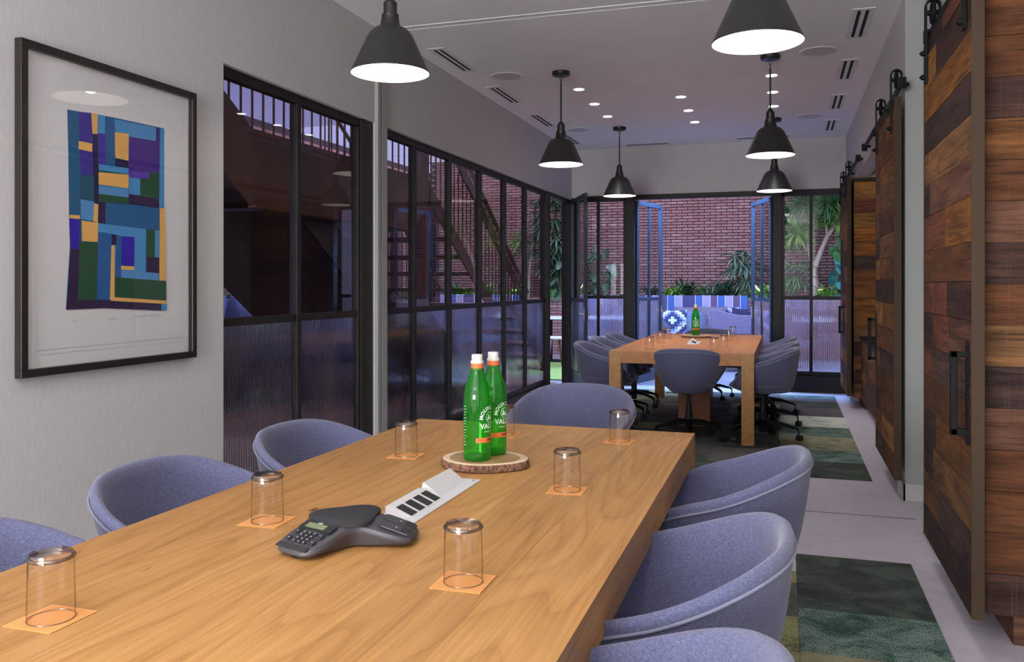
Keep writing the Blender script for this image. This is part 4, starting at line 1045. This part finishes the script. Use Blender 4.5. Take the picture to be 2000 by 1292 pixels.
def aztec():
    m = mat('geometric_weave', (.6, .6, .7), .9); t = NT(m); tc = t.n('TexCoord'); sp = t.n('SeparateXYZ'); t.l(tc.outputs['Object'], sp.inputs[0])
    def mth(op, a, b_=None):
        x = t.n('Math', operation=op)
        for v, i in ((a, 0), (b_, 1)):
            if v is None: continue
            if isinstance(v, (int, float)): x.inputs[i].default_value = v
            else: t.l(v, x.inputs[i])
        return x.outputs[0]
    X = mth('ABSOLUTE', sp.outputs[0]); Z = mth('SUBTRACT', sp.outputs[2], .24)
    Zs = mth('MULTIPLY', mth('FLOOR', mth('MULTIPLY', Z, 26)), 1 / 26)
    d = mth('ADD', X, mth('ABSOLUTE', Zs)); f = mth('FRACT', mth('MULTIPLY', d, 5.2))
    t.col(t.ramp(f, [(0, (.42, .42, .55)), (.30, (.42, .42, .55)), (.32, (.02, .02, .06)), (.75, (.02, .02, .06)), (.77, (.12, .16, .45)), (1, (.12, .16, .45))], 'CONSTANT'))
    return m
M['aztec'] = aztec(); M['skycush'] = noisy('pale_blue_cushion', (.24, .32, .62), (.32, .42, .75), 80, .9); M['cushgrey'] = noisy('cushion_grey', (.11, .10, .13), (.17, .155, .19), 90, .95); M['navy'] = mat('navy_cloth', (.02, .02, .06), .95)
cushion(-.98, 15.33, .47, 0, .15, .46, .16, M['aztec'], 'blue and white geometric cushion at the right end of the banquette')
cushion(-.76, 15.30, .47, 0, -.25, .44, .16, M['navy'], 'plain navy cushion at the very end of the banquette')
cushion(-1.25, 15.20, .46, -.2, -.1, .52, .20, M['cushgrey'], 'brown-grey cushion slumped beside the geometric one')
cushion(-1.62, 15.22, .46, -.15, .1, .50, .18, M['cushgrey'], 'grey cushion in the middle of the banquette')
cushion(-5.3, 15.25, .47, 0, .1, .46, .16, M['aztec'], 'geometric cushion on the left stretch of the banquette, seen through the windows')

sb = tag(empty('low_bench', (-5.9, 8.6, 0)), 'pale blue cushioned bench seen below the stair through the large window', 'bench')
MB().box(-.30, -1.6, 0, .35, 1.6, .42).obj('base', M['benchbase'], sb); MB().box(-.32, -1.6, .42, -.18, 1.6, 1.15).obj('back', M['benchseat'], sb, bevel=.02)
for i, y in enumerate((7.5, 8.05, 8.6, 9.2)):
    cushion(-5.93, y, .43, 0, -PI / 2 + .1 * (i % 2), .56, .20, M['skycush'], 'pale blue cushion on the bench below the stair, %s from the near end' % ('first', 'second', 'third', 'fourth')[i], grp='pale blue cushions on the bench below the stair', hh=.80)
# lounge furniture in front of the banquette
M['walnut'] = noisy('oiled_walnut', (.12, .05, .028), (.22, .10, .05), 6, .4, (5, 5, .8)); M['lounge'] = noisy('lounge_cloth', (.12, .125, .17), (.19, .19, .25), 70, .95)
M['tabletop'] = mat('white_table_top', (.72, .76, .80), .25); M['seatblue'] = mat('blue_seat', (.10, .16, .40), .85)
def lounge(x, y, rz, label, mt, w=.56):
    r = tag(empty('lounge_chair', (x, y, 0), rz), label, 'chair', 'outdoor lounge chairs round the courtyard tables')
    N = 16; vs = []; fs = []
    for s, off in ((0, 0), (1, .035)):
        for i in range(N + 1):
            a = -1.9 + 3.8 * i / N; R1 = w / 2 - off
            h = .90 - .22 * (abs(a) / 1.9) ** 2
            for z, k in ((.42, .80), (.60, .96), (h, 1.04)): vs.append((R1 * k * math.sin(a), R1 * k * math.cos(a), z))
    n1 = (N + 1) * 3
    for s in (0, 1):
        for i in range(N):
            for j in range(2):
                a = s * n1 + i * 3 + j; fs.append((a, a + 3, a + 4, a + 1))
    for i in range(N): fs.append((i * 3 + 2, i * 3 + 5, n1 + i * 3 + 5, n1 + i * 3 + 2)); fs.append((i * 3, i * 3 + 3, n1 + i * 3 + 3, n1 + i * 3))
    for e in (0, N): fs += [(e * 3, e * 3 + 1, n1 + e * 3 + 1, n1 + e * 3), (e * 3 + 1, e * 3 + 2, n1 + e * 3 + 2, n1 + e * 3 + 1)]
    MB().add(vs, fs).obj('backrest', mt, r, smooth=50)
    MB().lathe([(.20, .40), (.235, .42), (.235, .47), (.20, .49), (.001, .49)], 24).obj('seat', M['seatblue'], r, smooth=50)
    for sx in (-1, 1):
        for sy in (-1, 1): MB().tube([(sx * .16, sy * .16, .41), (sx * .22, sy * .22, 0)], [.020, .012], 8).obj('leg', M['walnut'], r, smooth=50)
    for sx in (-1, 1): MB().tube([(sx * .27, -.20, .60), (sx * .29, .0, .63), (sx * .26, .16, .66)], .018, 8).obj('arm', M['walnut'], r, smooth=50)
    return r
lounge(-1.95, 13.1, 2.5, 'dark rounded lounge chair just inside the left leaf of the double door', M['cushgrey'])
lounge(-1.45, 13.5, -2.9, 'grey rounded lounge chair behind the green bottle', M['lounge'], .62)
cushion(-1.63, 13.05, .50, 0, .1, .44, .15, M['aztec'], 'geometric cushion leaning in the lounge chair by the double door', grp='cushions on the lounge chairs')
wc = tag(empty('wide_lounge_chair', (-.70, 12.95, 0), .03), 'wide lounge seat with plum-grey back, seen from behind beside the right door leaf', 'chair')
MB().prism([(-.36, .58), (-.36, .93), (-.30, .95), (-.12, .90), (.05, .865), (.40, .855), (.40, .58)], -.03, .03, 'y').obj('backrest', noisy('plum_cloth', (.10, .07, .10), (.15, .10, .14), 60, .9), wc, bevel=.012)
MB().box(-.36, -.0, .38, .40, .62, .47).obj('seat', M['lounge'], wc, bevel=.02)
for sx in (-.32, .36):
    for sy in (.02, .56): MB().tube([(sx, sy, .38), (sx, sy - .03, 0)], [.03, .022], 8).obj('leg', M['walnut'], wc)
def otable(x0, y0, x1, y1, label):
    r = tag(empty('courtyard_table', ((x0 + x1) / 2, (y0 + y1) / 2, 0)), label, 'table', 'white-topped courtyard tables'); a, b_ = (x1 - x0) / 2, (y1 - y0) / 2
    MB().box(-a, -b_, .735, a, b_, .765).obj('tabletop', M['tabletop'], r, bevel=.004)
    MB().box(-.04, -.04, .02, .04, .04, .735).obj('post', M['black'], r); MB().box(-.25, -.25, 0, .25, .25, .02).obj('base', M['black'], r)
    return r
otable(-1.05, 13.75, -.25, 14.55, 'white courtyard table behind the plum-backed seat'); otable(-2.0, 13.9, -1.2, 14.6, 'white courtyard table behind the green bottle')
otable(-4.3, 13.6, -3.35, 14.4, 'white courtyard table by the moulded dining chair')
for i in range(11):
    x = -1.0 + i * .072; o = MB().lathe([(.018, 0), (.026, .004), (.030, .05), (.028, .05), (.02, .008)], 12).obj('votive', M['tabletop' if i % 2 else 'lounge'], None, (x, 14.0 + (i % 3) * .16, .765), smooth=50)
    tag(o, 'small cup on the courtyard table behind the plum-backed seat, %s of eleven from the left' % ('first', 'second', 'third', 'fourth', 'fifth', 'sixth', 'seventh', 'eighth', 'ninth', 'tenth', 'last')[i], 'cup', 'small cups in a row on the courtyard table')
dc = tag(empty('moulded_dining_chair', (-3.46, 12.98, 0), -.9), 'cream moulded dining chair with walnut legs outside the open side door', 'chair')
M['cream'] = mat('cream_shell', (.55, .52, .42), .45)
bk = []; 
for i in range(13):
    a = -1 + 2 * i / 12; bk.append((a * .20 * (1 - .12 * abs(a) ** 3), .86 - .10 * abs(a) ** 2.6)) 
poly = [(-.17, .60)] + bk + [(.17, .60)]
vs = [(x, -.19 - .05 * (1 - (x / .2) ** 2) - .10 * (z - .5), z) for x, z in poly]; vs2 = [(x, y - .014, z) for x, y, z in vs]; n = len(poly)
MB().add(vs + vs2, [tuple(range(n)), tuple(range(2 * n - 1, n - 1, -1))] + [(i, (i + 1) % n, n + (i + 1) % n, n + i) for i in range(n)]).obj('backrest', M['cream'], dc)
MB().lathe([(.001, .455), (.18, .455), (.21, .465), (.212, .48), (.19, .49), (.001, .482)], 24).obj('seat', M['cream'], dc, smooth=60)
MB().tube([(0, -.12, .45), (0, -.21, .52), (0, -.235, .68)], .013, 8).obj('back_support', M['walnut'], dc)
for sx in (-1, 1):
    for sy in (-1, 1): MB().tube([(sx * .14, sy * .13, .455), (sx * .22, sy * .22, 0)], [.022, .012], 8).obj('leg', M['walnut'], dc, smooth=50)

# ---------------------------------------------------------------- staircase outside the left windows
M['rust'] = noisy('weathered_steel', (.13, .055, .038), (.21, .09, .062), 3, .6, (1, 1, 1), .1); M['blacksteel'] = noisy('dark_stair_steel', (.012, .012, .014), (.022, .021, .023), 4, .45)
st = tag(empty('steel_staircase', (-3.1, 5.8, 0)), 'rust-brown steel staircase with thin balusters climbing outside the windows', 'staircase')
def stp(mb, name, mt=None): return mb.obj(name, mt or M['rust'], st)
X1 = -1.15                                    # far side, local x (near side is x = 0)
SL = .625
def sprism(poly, x0, x1, name, mt=None):      # poly in local (y, z)
    return stp(MB().prism(poly, x0, x1, 'x'), name, mt)
yl0, yl1 = 4.45 - 5.8, 7.0 - 5.8
sprism([(yl0, 1.80), (yl1 - .2, 1.80), (yl1 + .2, 2.06), (yl1 + .2, 2.27), (yl0 - .0, 2.27)], -.02, .0, 'fascia')
sprism([(yl0, 1.80), (yl1 - .2, 1.80), (yl1 + .2, 2.06), (yl1 + .2, 2.27), (yl0 - .0, 2.27)], X1 - .02, X1, 'fascia')
stp(MB().box(-.03 , yl0, 1.785, .03, yl1 - .25, 1.80), 'flange')
stp(MB().box(X1, yl0, 2.05, -.02, yl1 + .2, 2.09), 'landing')
stp(MB().box(X1, yl1 + .16, 2.0, .0, yl1 + .2, 2.27), 'fascia')
for s0 in (0.0, X1):
    ya, za = yl1 + .2, 2.06
    sprism([(ya, za), (ya + 3.3, za - 3.3 * SL), (ya + 3.3 + .05, za - 3.3 * SL), (ya + 3.35, max(.05, za - 3.35 * SL + .20)), (ya, za + .16)], s0 - .02, s0, 'stringer')
    sprism([(yl0, 1.80), (yl0 - 3.2, 1.80 + 3.2 * SL), (yl0 - 3.2, 2.27 + 3.2 * SL), (yl0, 2.27)], s0 - .02, s0, 'stringer')
for i in range(12):
    y = yl1 + .30 + i * .27; z = 2.06 - i * .27 * SL
    stp(MB().box(X1, y - .14, z + .02, -.02, y + .14, z + .06), 'tread')
for i in range(10):
    y = yl0 - .14 - i * .27; z = 2.14 + i * .27 * SL
    stp(MB().box(X1, y - .14, z, -.02, y + .14, z + .04), 'tread')
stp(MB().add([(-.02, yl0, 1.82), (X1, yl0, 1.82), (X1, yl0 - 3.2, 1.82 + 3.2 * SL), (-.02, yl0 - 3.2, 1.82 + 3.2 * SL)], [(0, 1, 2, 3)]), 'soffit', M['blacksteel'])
# railings: flat bar handrail and round balusters on both sides
for s0, k in ((-.01, 0), (X1 - .01, 1)):
    ya = yl1 + .2
    hr = MB(); pts = [(s0, ya + 3.1, .21 + 1.0), (s0, ya + .05, 2.12 + 1.02), (s0, yl0, 3.20), (s0, yl0 - 2.9, 3.20 + 2.9 * SL)]
    for p, q in zip(pts, pts[1:]): hr.beam(p, q, .05 if k == 0 else .04, .012 if k else .014)
    hr.obj('handrail', M['rust'], st)
    if k == 0: stp(MB().beam((s0 + .0, ya + 3.2, .06 + .92), (s0, ya + .05, 2.12 + .84), .012, .13), 'rail_plate')
    ys = []
    y = yl0 - 2.4
    while y < ya + 3.1:
        z0 = 2.27 if yl0 <= y <= ya else (2.27 + (yl0 - y) * SL if y < yl0 else 2.30 - (y - ya) * SL)
        z1 = 3.20 if yl0 <= y <= ya else (3.20 + (yl0 - y) * SL if y < yl0 else 3.14 - (y - ya) * SL)
        if k == 0 or y > ya: stp(MB().tube([(s0, y, z0 - .15), (s0, y, z1)], .0075, 6, cap=False), 'baluster')
        y += .115 if k == 0 else .125
# stair posts and end post
for (x, y) in ((-.06, yl1 + .15), (X1 + .0, yl1 + .1)): stp(MB().box(x - .05, y - .05, 0, x + .05, y + .05, 2.05), 'post')
stp(MB().box(-.08, yl1 - .02, 2.27, .0, yl1 + .16, 3.6), 'post')
# closed lower flight in blackened steel, below the landing
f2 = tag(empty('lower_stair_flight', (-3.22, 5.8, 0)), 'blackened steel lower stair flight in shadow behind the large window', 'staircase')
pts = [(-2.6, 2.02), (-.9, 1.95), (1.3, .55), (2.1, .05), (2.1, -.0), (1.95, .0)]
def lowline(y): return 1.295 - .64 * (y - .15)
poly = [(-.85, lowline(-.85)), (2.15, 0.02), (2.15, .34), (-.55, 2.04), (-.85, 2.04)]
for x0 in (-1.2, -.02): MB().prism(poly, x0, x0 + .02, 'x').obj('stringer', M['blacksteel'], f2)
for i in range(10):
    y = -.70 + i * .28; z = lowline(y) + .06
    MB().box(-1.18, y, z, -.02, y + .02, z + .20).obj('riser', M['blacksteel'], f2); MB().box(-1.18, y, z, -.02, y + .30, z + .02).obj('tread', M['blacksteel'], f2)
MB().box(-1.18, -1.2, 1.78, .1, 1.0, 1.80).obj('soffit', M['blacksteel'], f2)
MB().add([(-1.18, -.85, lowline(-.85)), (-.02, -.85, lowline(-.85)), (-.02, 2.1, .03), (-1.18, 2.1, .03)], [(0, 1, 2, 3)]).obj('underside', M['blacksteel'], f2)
for i, (x, y) in enumerate(((-4.62, 9.3), (-4.62, 9.62), (-4.5, 10.55))):
    o = box('courtyard_column', M['rust'] if i < 2 else M['dark'], x - .055, y - .055, 0, x + .055, y + .055, 2.42 if i == 2 else 2.05); tag(o, ('left of the pair of rust steel columns behind the stair', 'right of the pair of rust steel columns behind the stair', 'dark steel column standing alone behind the stair')[i], 'column')

# ---------------------------------------------------------------- plants
def leafmat(name, c0, c1, rough=.45):
    m = noisy(name, c0, c1, 9, rough); m.node_tree.nodes['Principled BSDF'].inputs['Subsurface Weight'].default_value = 0; return m
M['leaf_dk'] = leafmat('leaf_dark', (.015, .05, .02), (.035, .10, .035)); M['leaf_md'] = leafmat('leaf_green', (.03, .12, .03), (.07, .22, .05)); M['leaf_lt'] = leafmat('leaf_lime', (.11, .28, .03), (.22, .42, .07))
M['leaf_gy'] = leafmat('leaf_grey_green', (.06, .12, .08), (.14, .22, .12)); M['leaf_teal'] = leafmat('leaf_blue_green', (.03, .20, .15), (.08, .35, .26), .3)
M['bark2'] = noisy('pale_trunk', (.38, .27, .17), (.55, .42, .28), 14, .8, (1, 1, .3), .4, .004); M['stem'] = mat('plant_stem', (.08, .10, .04), .7)
def blade(b, p, d, L, W, droop, rg, seg=4, fold=.25):
    d = Vector(d).normalized(); p = Vector(p); side = d.cross(Vector((0, 0, 1)))
    if side.length < .1: side = Vector((rg.uniform(-1, 1), rg.uniform(-1, 1), 0))
    side.normalize(); vs = []; fs = []
    for i in range(seg + 1):
        t = i / seg; w = W * math.sin(PI * min(.98, .12 + .88 * t)) ** .7 * (1 if i < seg else .05)
        dd = (d + Vector((0, 0, -droop * t))).normalized(); p = p + dd * (L / seg) if i else p
        up = dd.cross(side).normalized() * (-1); 
        vs += [p - side * w / 2 + up * w * fold, p, p + side * w / 2 + up * w * fold]
    for i in range(seg):
        a = i * 3; fs += [(a, a + 1, a + 4, a + 3), (a + 1, a + 2, a + 5, a + 4)]
    b.add(vs, fs)
def tuft(b, c, n, L, W, rg, droop=.8, up=.4, sph=False):
    for _ in range(n):
        a = rg.uniform(0, 2 * PI); e = rg.uniform(-.4 if sph else up * .3, 1.3)
        d = (math.cos(a) * math.cos(e), math.sin(a) * math.cos(e), math.sin(e) + (0 if sph else up * .3))
        l = L * rg.uniform(.7, 1.1); blade(b, c, d, l, W * rg.uniform(.8, 1.2), droop * rg.uniform(.5, 1.2), rg)
def fern(x, y, z, s, mt, label, seed, n=46, W=.035, cat='fern', grp='small ferns in the planter'):
    rg = random.Random(seed); b = MB()
    tuft(b, (0, 0, 0), n, s, W, rg, 1.0, .9)
    for _ in range(n // 2):
        a = rg.uniform(0, 6.28); r = rg.uniform(.1, .45) * s; tuft(b, (r * math.cos(a), r * math.sin(a), rg.uniform(.1, .5) * s), 3, s * .35, W * 1.1, rg, 1)
    r_ = tag(empty(cat + '_plant' if cat == 'fern' else cat, (x, y, z)), label, cat, grp)
    b.obj('foliage', mt, r_, fix=False); return r_
ferns = [(-2.02, .42, 'leaf_lt', 'lime fern left of the open doorway behind the banquette'), (-1.80, .52, 'leaf_dk', 'dark fern beside the lime one by the left door leaf'),
         (-1.48, .38, 'leaf_lt', 'lime fern behind the middle of the banquette'), (-1.32, .42, 'leaf_gy', 'grey-green fern above the bottle'), (-1.08, .55, 'leaf_dk', 'dark upright fern right of the bottle'),
         (-.80, .34, 'leaf_md', 'small mid-green fern near the right door leaf'), (-2.42, .40, 'leaf_dk', 'dark fern seen through the left door leaf'), (-2.85, .36, 'leaf_lt', 'lime fern seen through the far left sidelight'),
         (-5.35, .35, 'leaf_md', 'mid-green fern low behind the staircase foot'), (-5.75, .42, 'leaf_lt', 'lime fern behind the lower staircase'), (-6.15, .38, 'leaf_lt', 'yellow-green fern in the left bend of the planter'), (-6.5, .42, 'leaf_md', 'mid-green fern in the left bend of the planter')]
for i, (x, s, m, l) in enumerate(ferns): fern(x, 16.2 + (i % 3) * .12, 1.02, s, M[m], l, 40 + i)
for i in range(7):
    fern(-6.9, 9.2 + i * .95, 1.02, .30, M['leaf_md' if i % 2 else 'leaf_lt'], 'fern in the dark planter behind the stair, %s of seven from the near end' % ('first', 'second', 'third', 'fourth', 'fifth', 'sixth', 'seventh')[i], 80 + i, grp='ferns in the dark planter')
def dracaena(name, x, y, z, limbs, heads, label, seed, L=.46, mt='leaf_md', W=.034, n=95, tr=None):
    r = tag(empty(name, (x, y, z)), label, 'tree'); rg = random.Random(seed)
    t = MB()
    for pts, r0, r1 in limbs:
        k = len(pts); t.tube(pts, [r0 + (r1 - r0) * i / (k - 1) for i in range(k)], 9)
    t.obj('trunk', M['bark2'], r, smooth=60)
    for i, (hx, hy, hz, sc_) in enumerate(heads):
        b = MB(); tuft(b, (0, 0, 0), int(n * sc_), L * sc_, W, rg, .9, sph=True); b.obj('leaf_head', M[mt if i % 4 else 'leaf_lt'], r, (hx, hy, hz), fix=False)
    return r
dracaena('dracaena_tree', .50, 16.25, 1.02,
         [([(0, 0, 0), (.02, 0, .22), (-.01, 0, .5), (0, 0, .62)], .085, .06), ([(0, 0, .55), (.10, 0, .85), (.22, .02, 1.15), (.36, .02, 1.36)], .055, .03), ([(.22, .02, 1.15), (.20, .0, 1.5)], .022, .015),
          ([(-.01, 0, .55), (-.10, .03, .95), (-.14, 0, 1.5)], .035, .022), ([(-.12, .0, .9), (-.24, -.02, 1.12)], .02, .014), ([(.34, .02, 1.33), (.26, 0, 1.6)], .02, .014)],
         [(-.28, -.05, 1.20, 1.0), (-.40, 0, 1.05, .8), (-.16, .0, 1.72, 1.25), (-.1, 0, 2.1, 1.0), (.42, 0, 1.45, 1.0), (.24, 0, 1.72, 1.25), (.0, .0, 1.5, 1.0), (.56, .1, 1.75, 1.1), (.3, .1, 2.15, 1.0), (-.45, .1, 1.5, 1.0)],
         'branching dracaena tree with pale trunk behind the right sidelight', 5, n=120, mt='leaf_md')
dracaena('dracaena_tree', -5.0, 16.2, 1.02, [([(0, 0, 0), (.01, 0, .5), (0, 0, .95)], .035, .028), ([(.12, .05, 0), (.14, .05, .6), (.2, .05, 1.1)], .03, .024)],
         [(0, 0, 1.15, 1.0), (.0, 0, .9, .8), (.24, .05, 1.2, 1.0), (.2, .05, .95, .7)], 'slim dracaena seen through the window panes left of the side door', 6, L=.42, mt='leaf_gy', n=60)
def palm(x, y, z, H, label, seed, mt, n=26, spread=.6, lead='palm_cluster'):
    r = tag(empty(lead, (x, y, z)), label, 'palm'); rg = random.Random(seed)
    s = MB(); stems = []
    for i in range(n):
        a = rg.uniform(0, 6.28); h = H * rg.uniform(.25, 1.0); q = spread * rg.uniform(.2, 1) * (.4 + .6 * h / H)
        p0 = (rg.uniform(-.15, .15), rg.uniform(-.1, .1), 0); p2 = (q * math.cos(a), q * math.sin(a) * .5, h); p1 = (p2[0] * .3, p2[1] * .3, h * .6)
        s.tube([p0, p1, p2], .007, 5, cap=False); stems.append(p2)
    s.obj('stems', M['stem'], r)
    for p in stems:
        b = MB(); k = rg.randint(7, 10); a0 = rg.uniform(0, 6.28); tilt = rg.uniform(-.4, .5)
        for j in range(k):
            a = a0 + j / k * 5.2; blade(b, (0, 0, 0), (math.cos(a), math.sin(a) * .8, tilt + .25 * math.sin(a)), rg.uniform(.24, .36), .042, .7, rg)
        b.obj('frond', M[mt if rg.random() < .7 else 'leaf_gy'], r, p, fix=False)
    return r
palm(-4.25, 16.1, 1.02, 2.15, 'tall dark lady palm filling the open side doorway', 11, 'leaf_dk', n=110, spread=.62)
palm(-.72, 16.2, 1.02, .95, 'bushy blue-green palm behind the right door leaf', 14, 'leaf_gy', n=26, spread=.40)
palm(.10, 16.2, 1.02, .75, 'low palm clump left of the dracaena trunk', 16, 'leaf_md', n=22, spread=.42)
def bigleaf(x, y, z, H, label, seed, mats, n=10, size=.30, spread=.35, notched=True):
    r = tag(empty('philodendron', (x, y, z)), label, 'plant'); rg = random.Random(seed); s = MB()
    for i in range(n):
        a = rg.uniform(-PI, 0) if rg.random() < .7 else rg.uniform(0, PI); h = H * (i + 1) / n; q = spread * rg.uniform(.4, 1)
        tip = Vector((q * math.cos(a), q * math.sin(a) * .6, h)); s.tube([(0, 0, 0), tuple(tip * .5 + Vector((0, 0, .12))), tuple(tip)], .007, 5, cap=False)
        L = size * rg.uniform(.8, 1.15); pts = [(0, -.06), (.16, -.20), (.36, -.10), (.44, .14)]
        if notched: pts += [(.26, .20), (.42, .36), (.24, .40), (.34, .58), (.18, .60), (.20, .80)]
        else: pts += [(.38, .42), (.26, .68), (.12, .88)]
        out = pts + [(0, 1.0)] + [(-u, v) for u, v in reversed(pts[1:])]
        me_v = [(0, .3 * L, -.0)]; 
        for u, v in out: me_v.append((u * L, v * L, -.10 * L * (abs(u) * 2) ** 2 - .16 * L * v * v))
        k = len(out); fs = [(0, 1 + j, 1 + (j + 1) % k) for j in range(k)]
        b = MB().add(me_v, fs)
        b.obj('leaf', M[rg.choice(mats)], r, tuple(tip), (rg.uniform(-1.1, -.3), rg.uniform(-.3, .3), a - PI / 2), fix=False)
    s.obj('stems', M['stem'], r); return r
bigleaf(.84, 15.9, 1.02, 1.05, 'glossy broad-leaved plant at the right edge of the courtyard window', 21, ['leaf_teal', 'leaf_md', 'leaf_teal'], 10, .36, .22, False)
bigleaf(-3.45, 16.1, 1.02, 1.02, 'split-leaf philodendron beyond the open side door leaf', 22, ['leaf_gy', 'leaf_dk', 'leaf_dk'], 30, .24, .48)
bigleaf(-4.1, 15.85, 1.02, .75, 'broad dark split-leaf plant low in the side doorway', 25, ['leaf_md', 'leaf_dk', 'leaf_dk'], 22, .24, .38)
fern(.72, 15.95, 1.02, .40, M['leaf_lt'], 'lime clump below the broad-leaved plant at right', 61); fern(-.42, 16.0, 1.02, .42, M['leaf_lt'], 'bright uplit lime clump seen through the right door leaf', 62, W=.05)
fern(-5.05, 15.95, 1.02, .34, M['leaf_lt'], 'bright uplit clump at the foot of the slim dracaena', 63); fern(-3.75, 15.9, 1.02, .36, M['leaf_lt'], 'bright uplit clump seen past the open side door leaf', 64)
# planter uplights: small spot fittings among the plants
for i, (x, y) in enumerate(((-5.0, 15.78), (-3.72, 15.76), (-.42, 15.78), (.55, 15.80))):
    r = tag(empty('planter_uplight', (x, y, 1.065)), ('small black uplight by the slim dracaena', 'small black uplight by the side door plants', 'small black uplight behind the right door leaf', 'small black uplight under the branching dracaena')[i], 'lamp', 'planter uplights')
    MB().lathe([(.025, 0), (.03, .005), (.03, .06), (.026, .06), (.024, .02)], 14).obj('housing', M['black'], r, smooth=40)
    light('uplight_beam', 'SPOT', (0, 0, .07), 14, (1, .86, .62), rot=(PI + .35, 0, 0), size=.02, spot=100, blend=.6, parent=r)
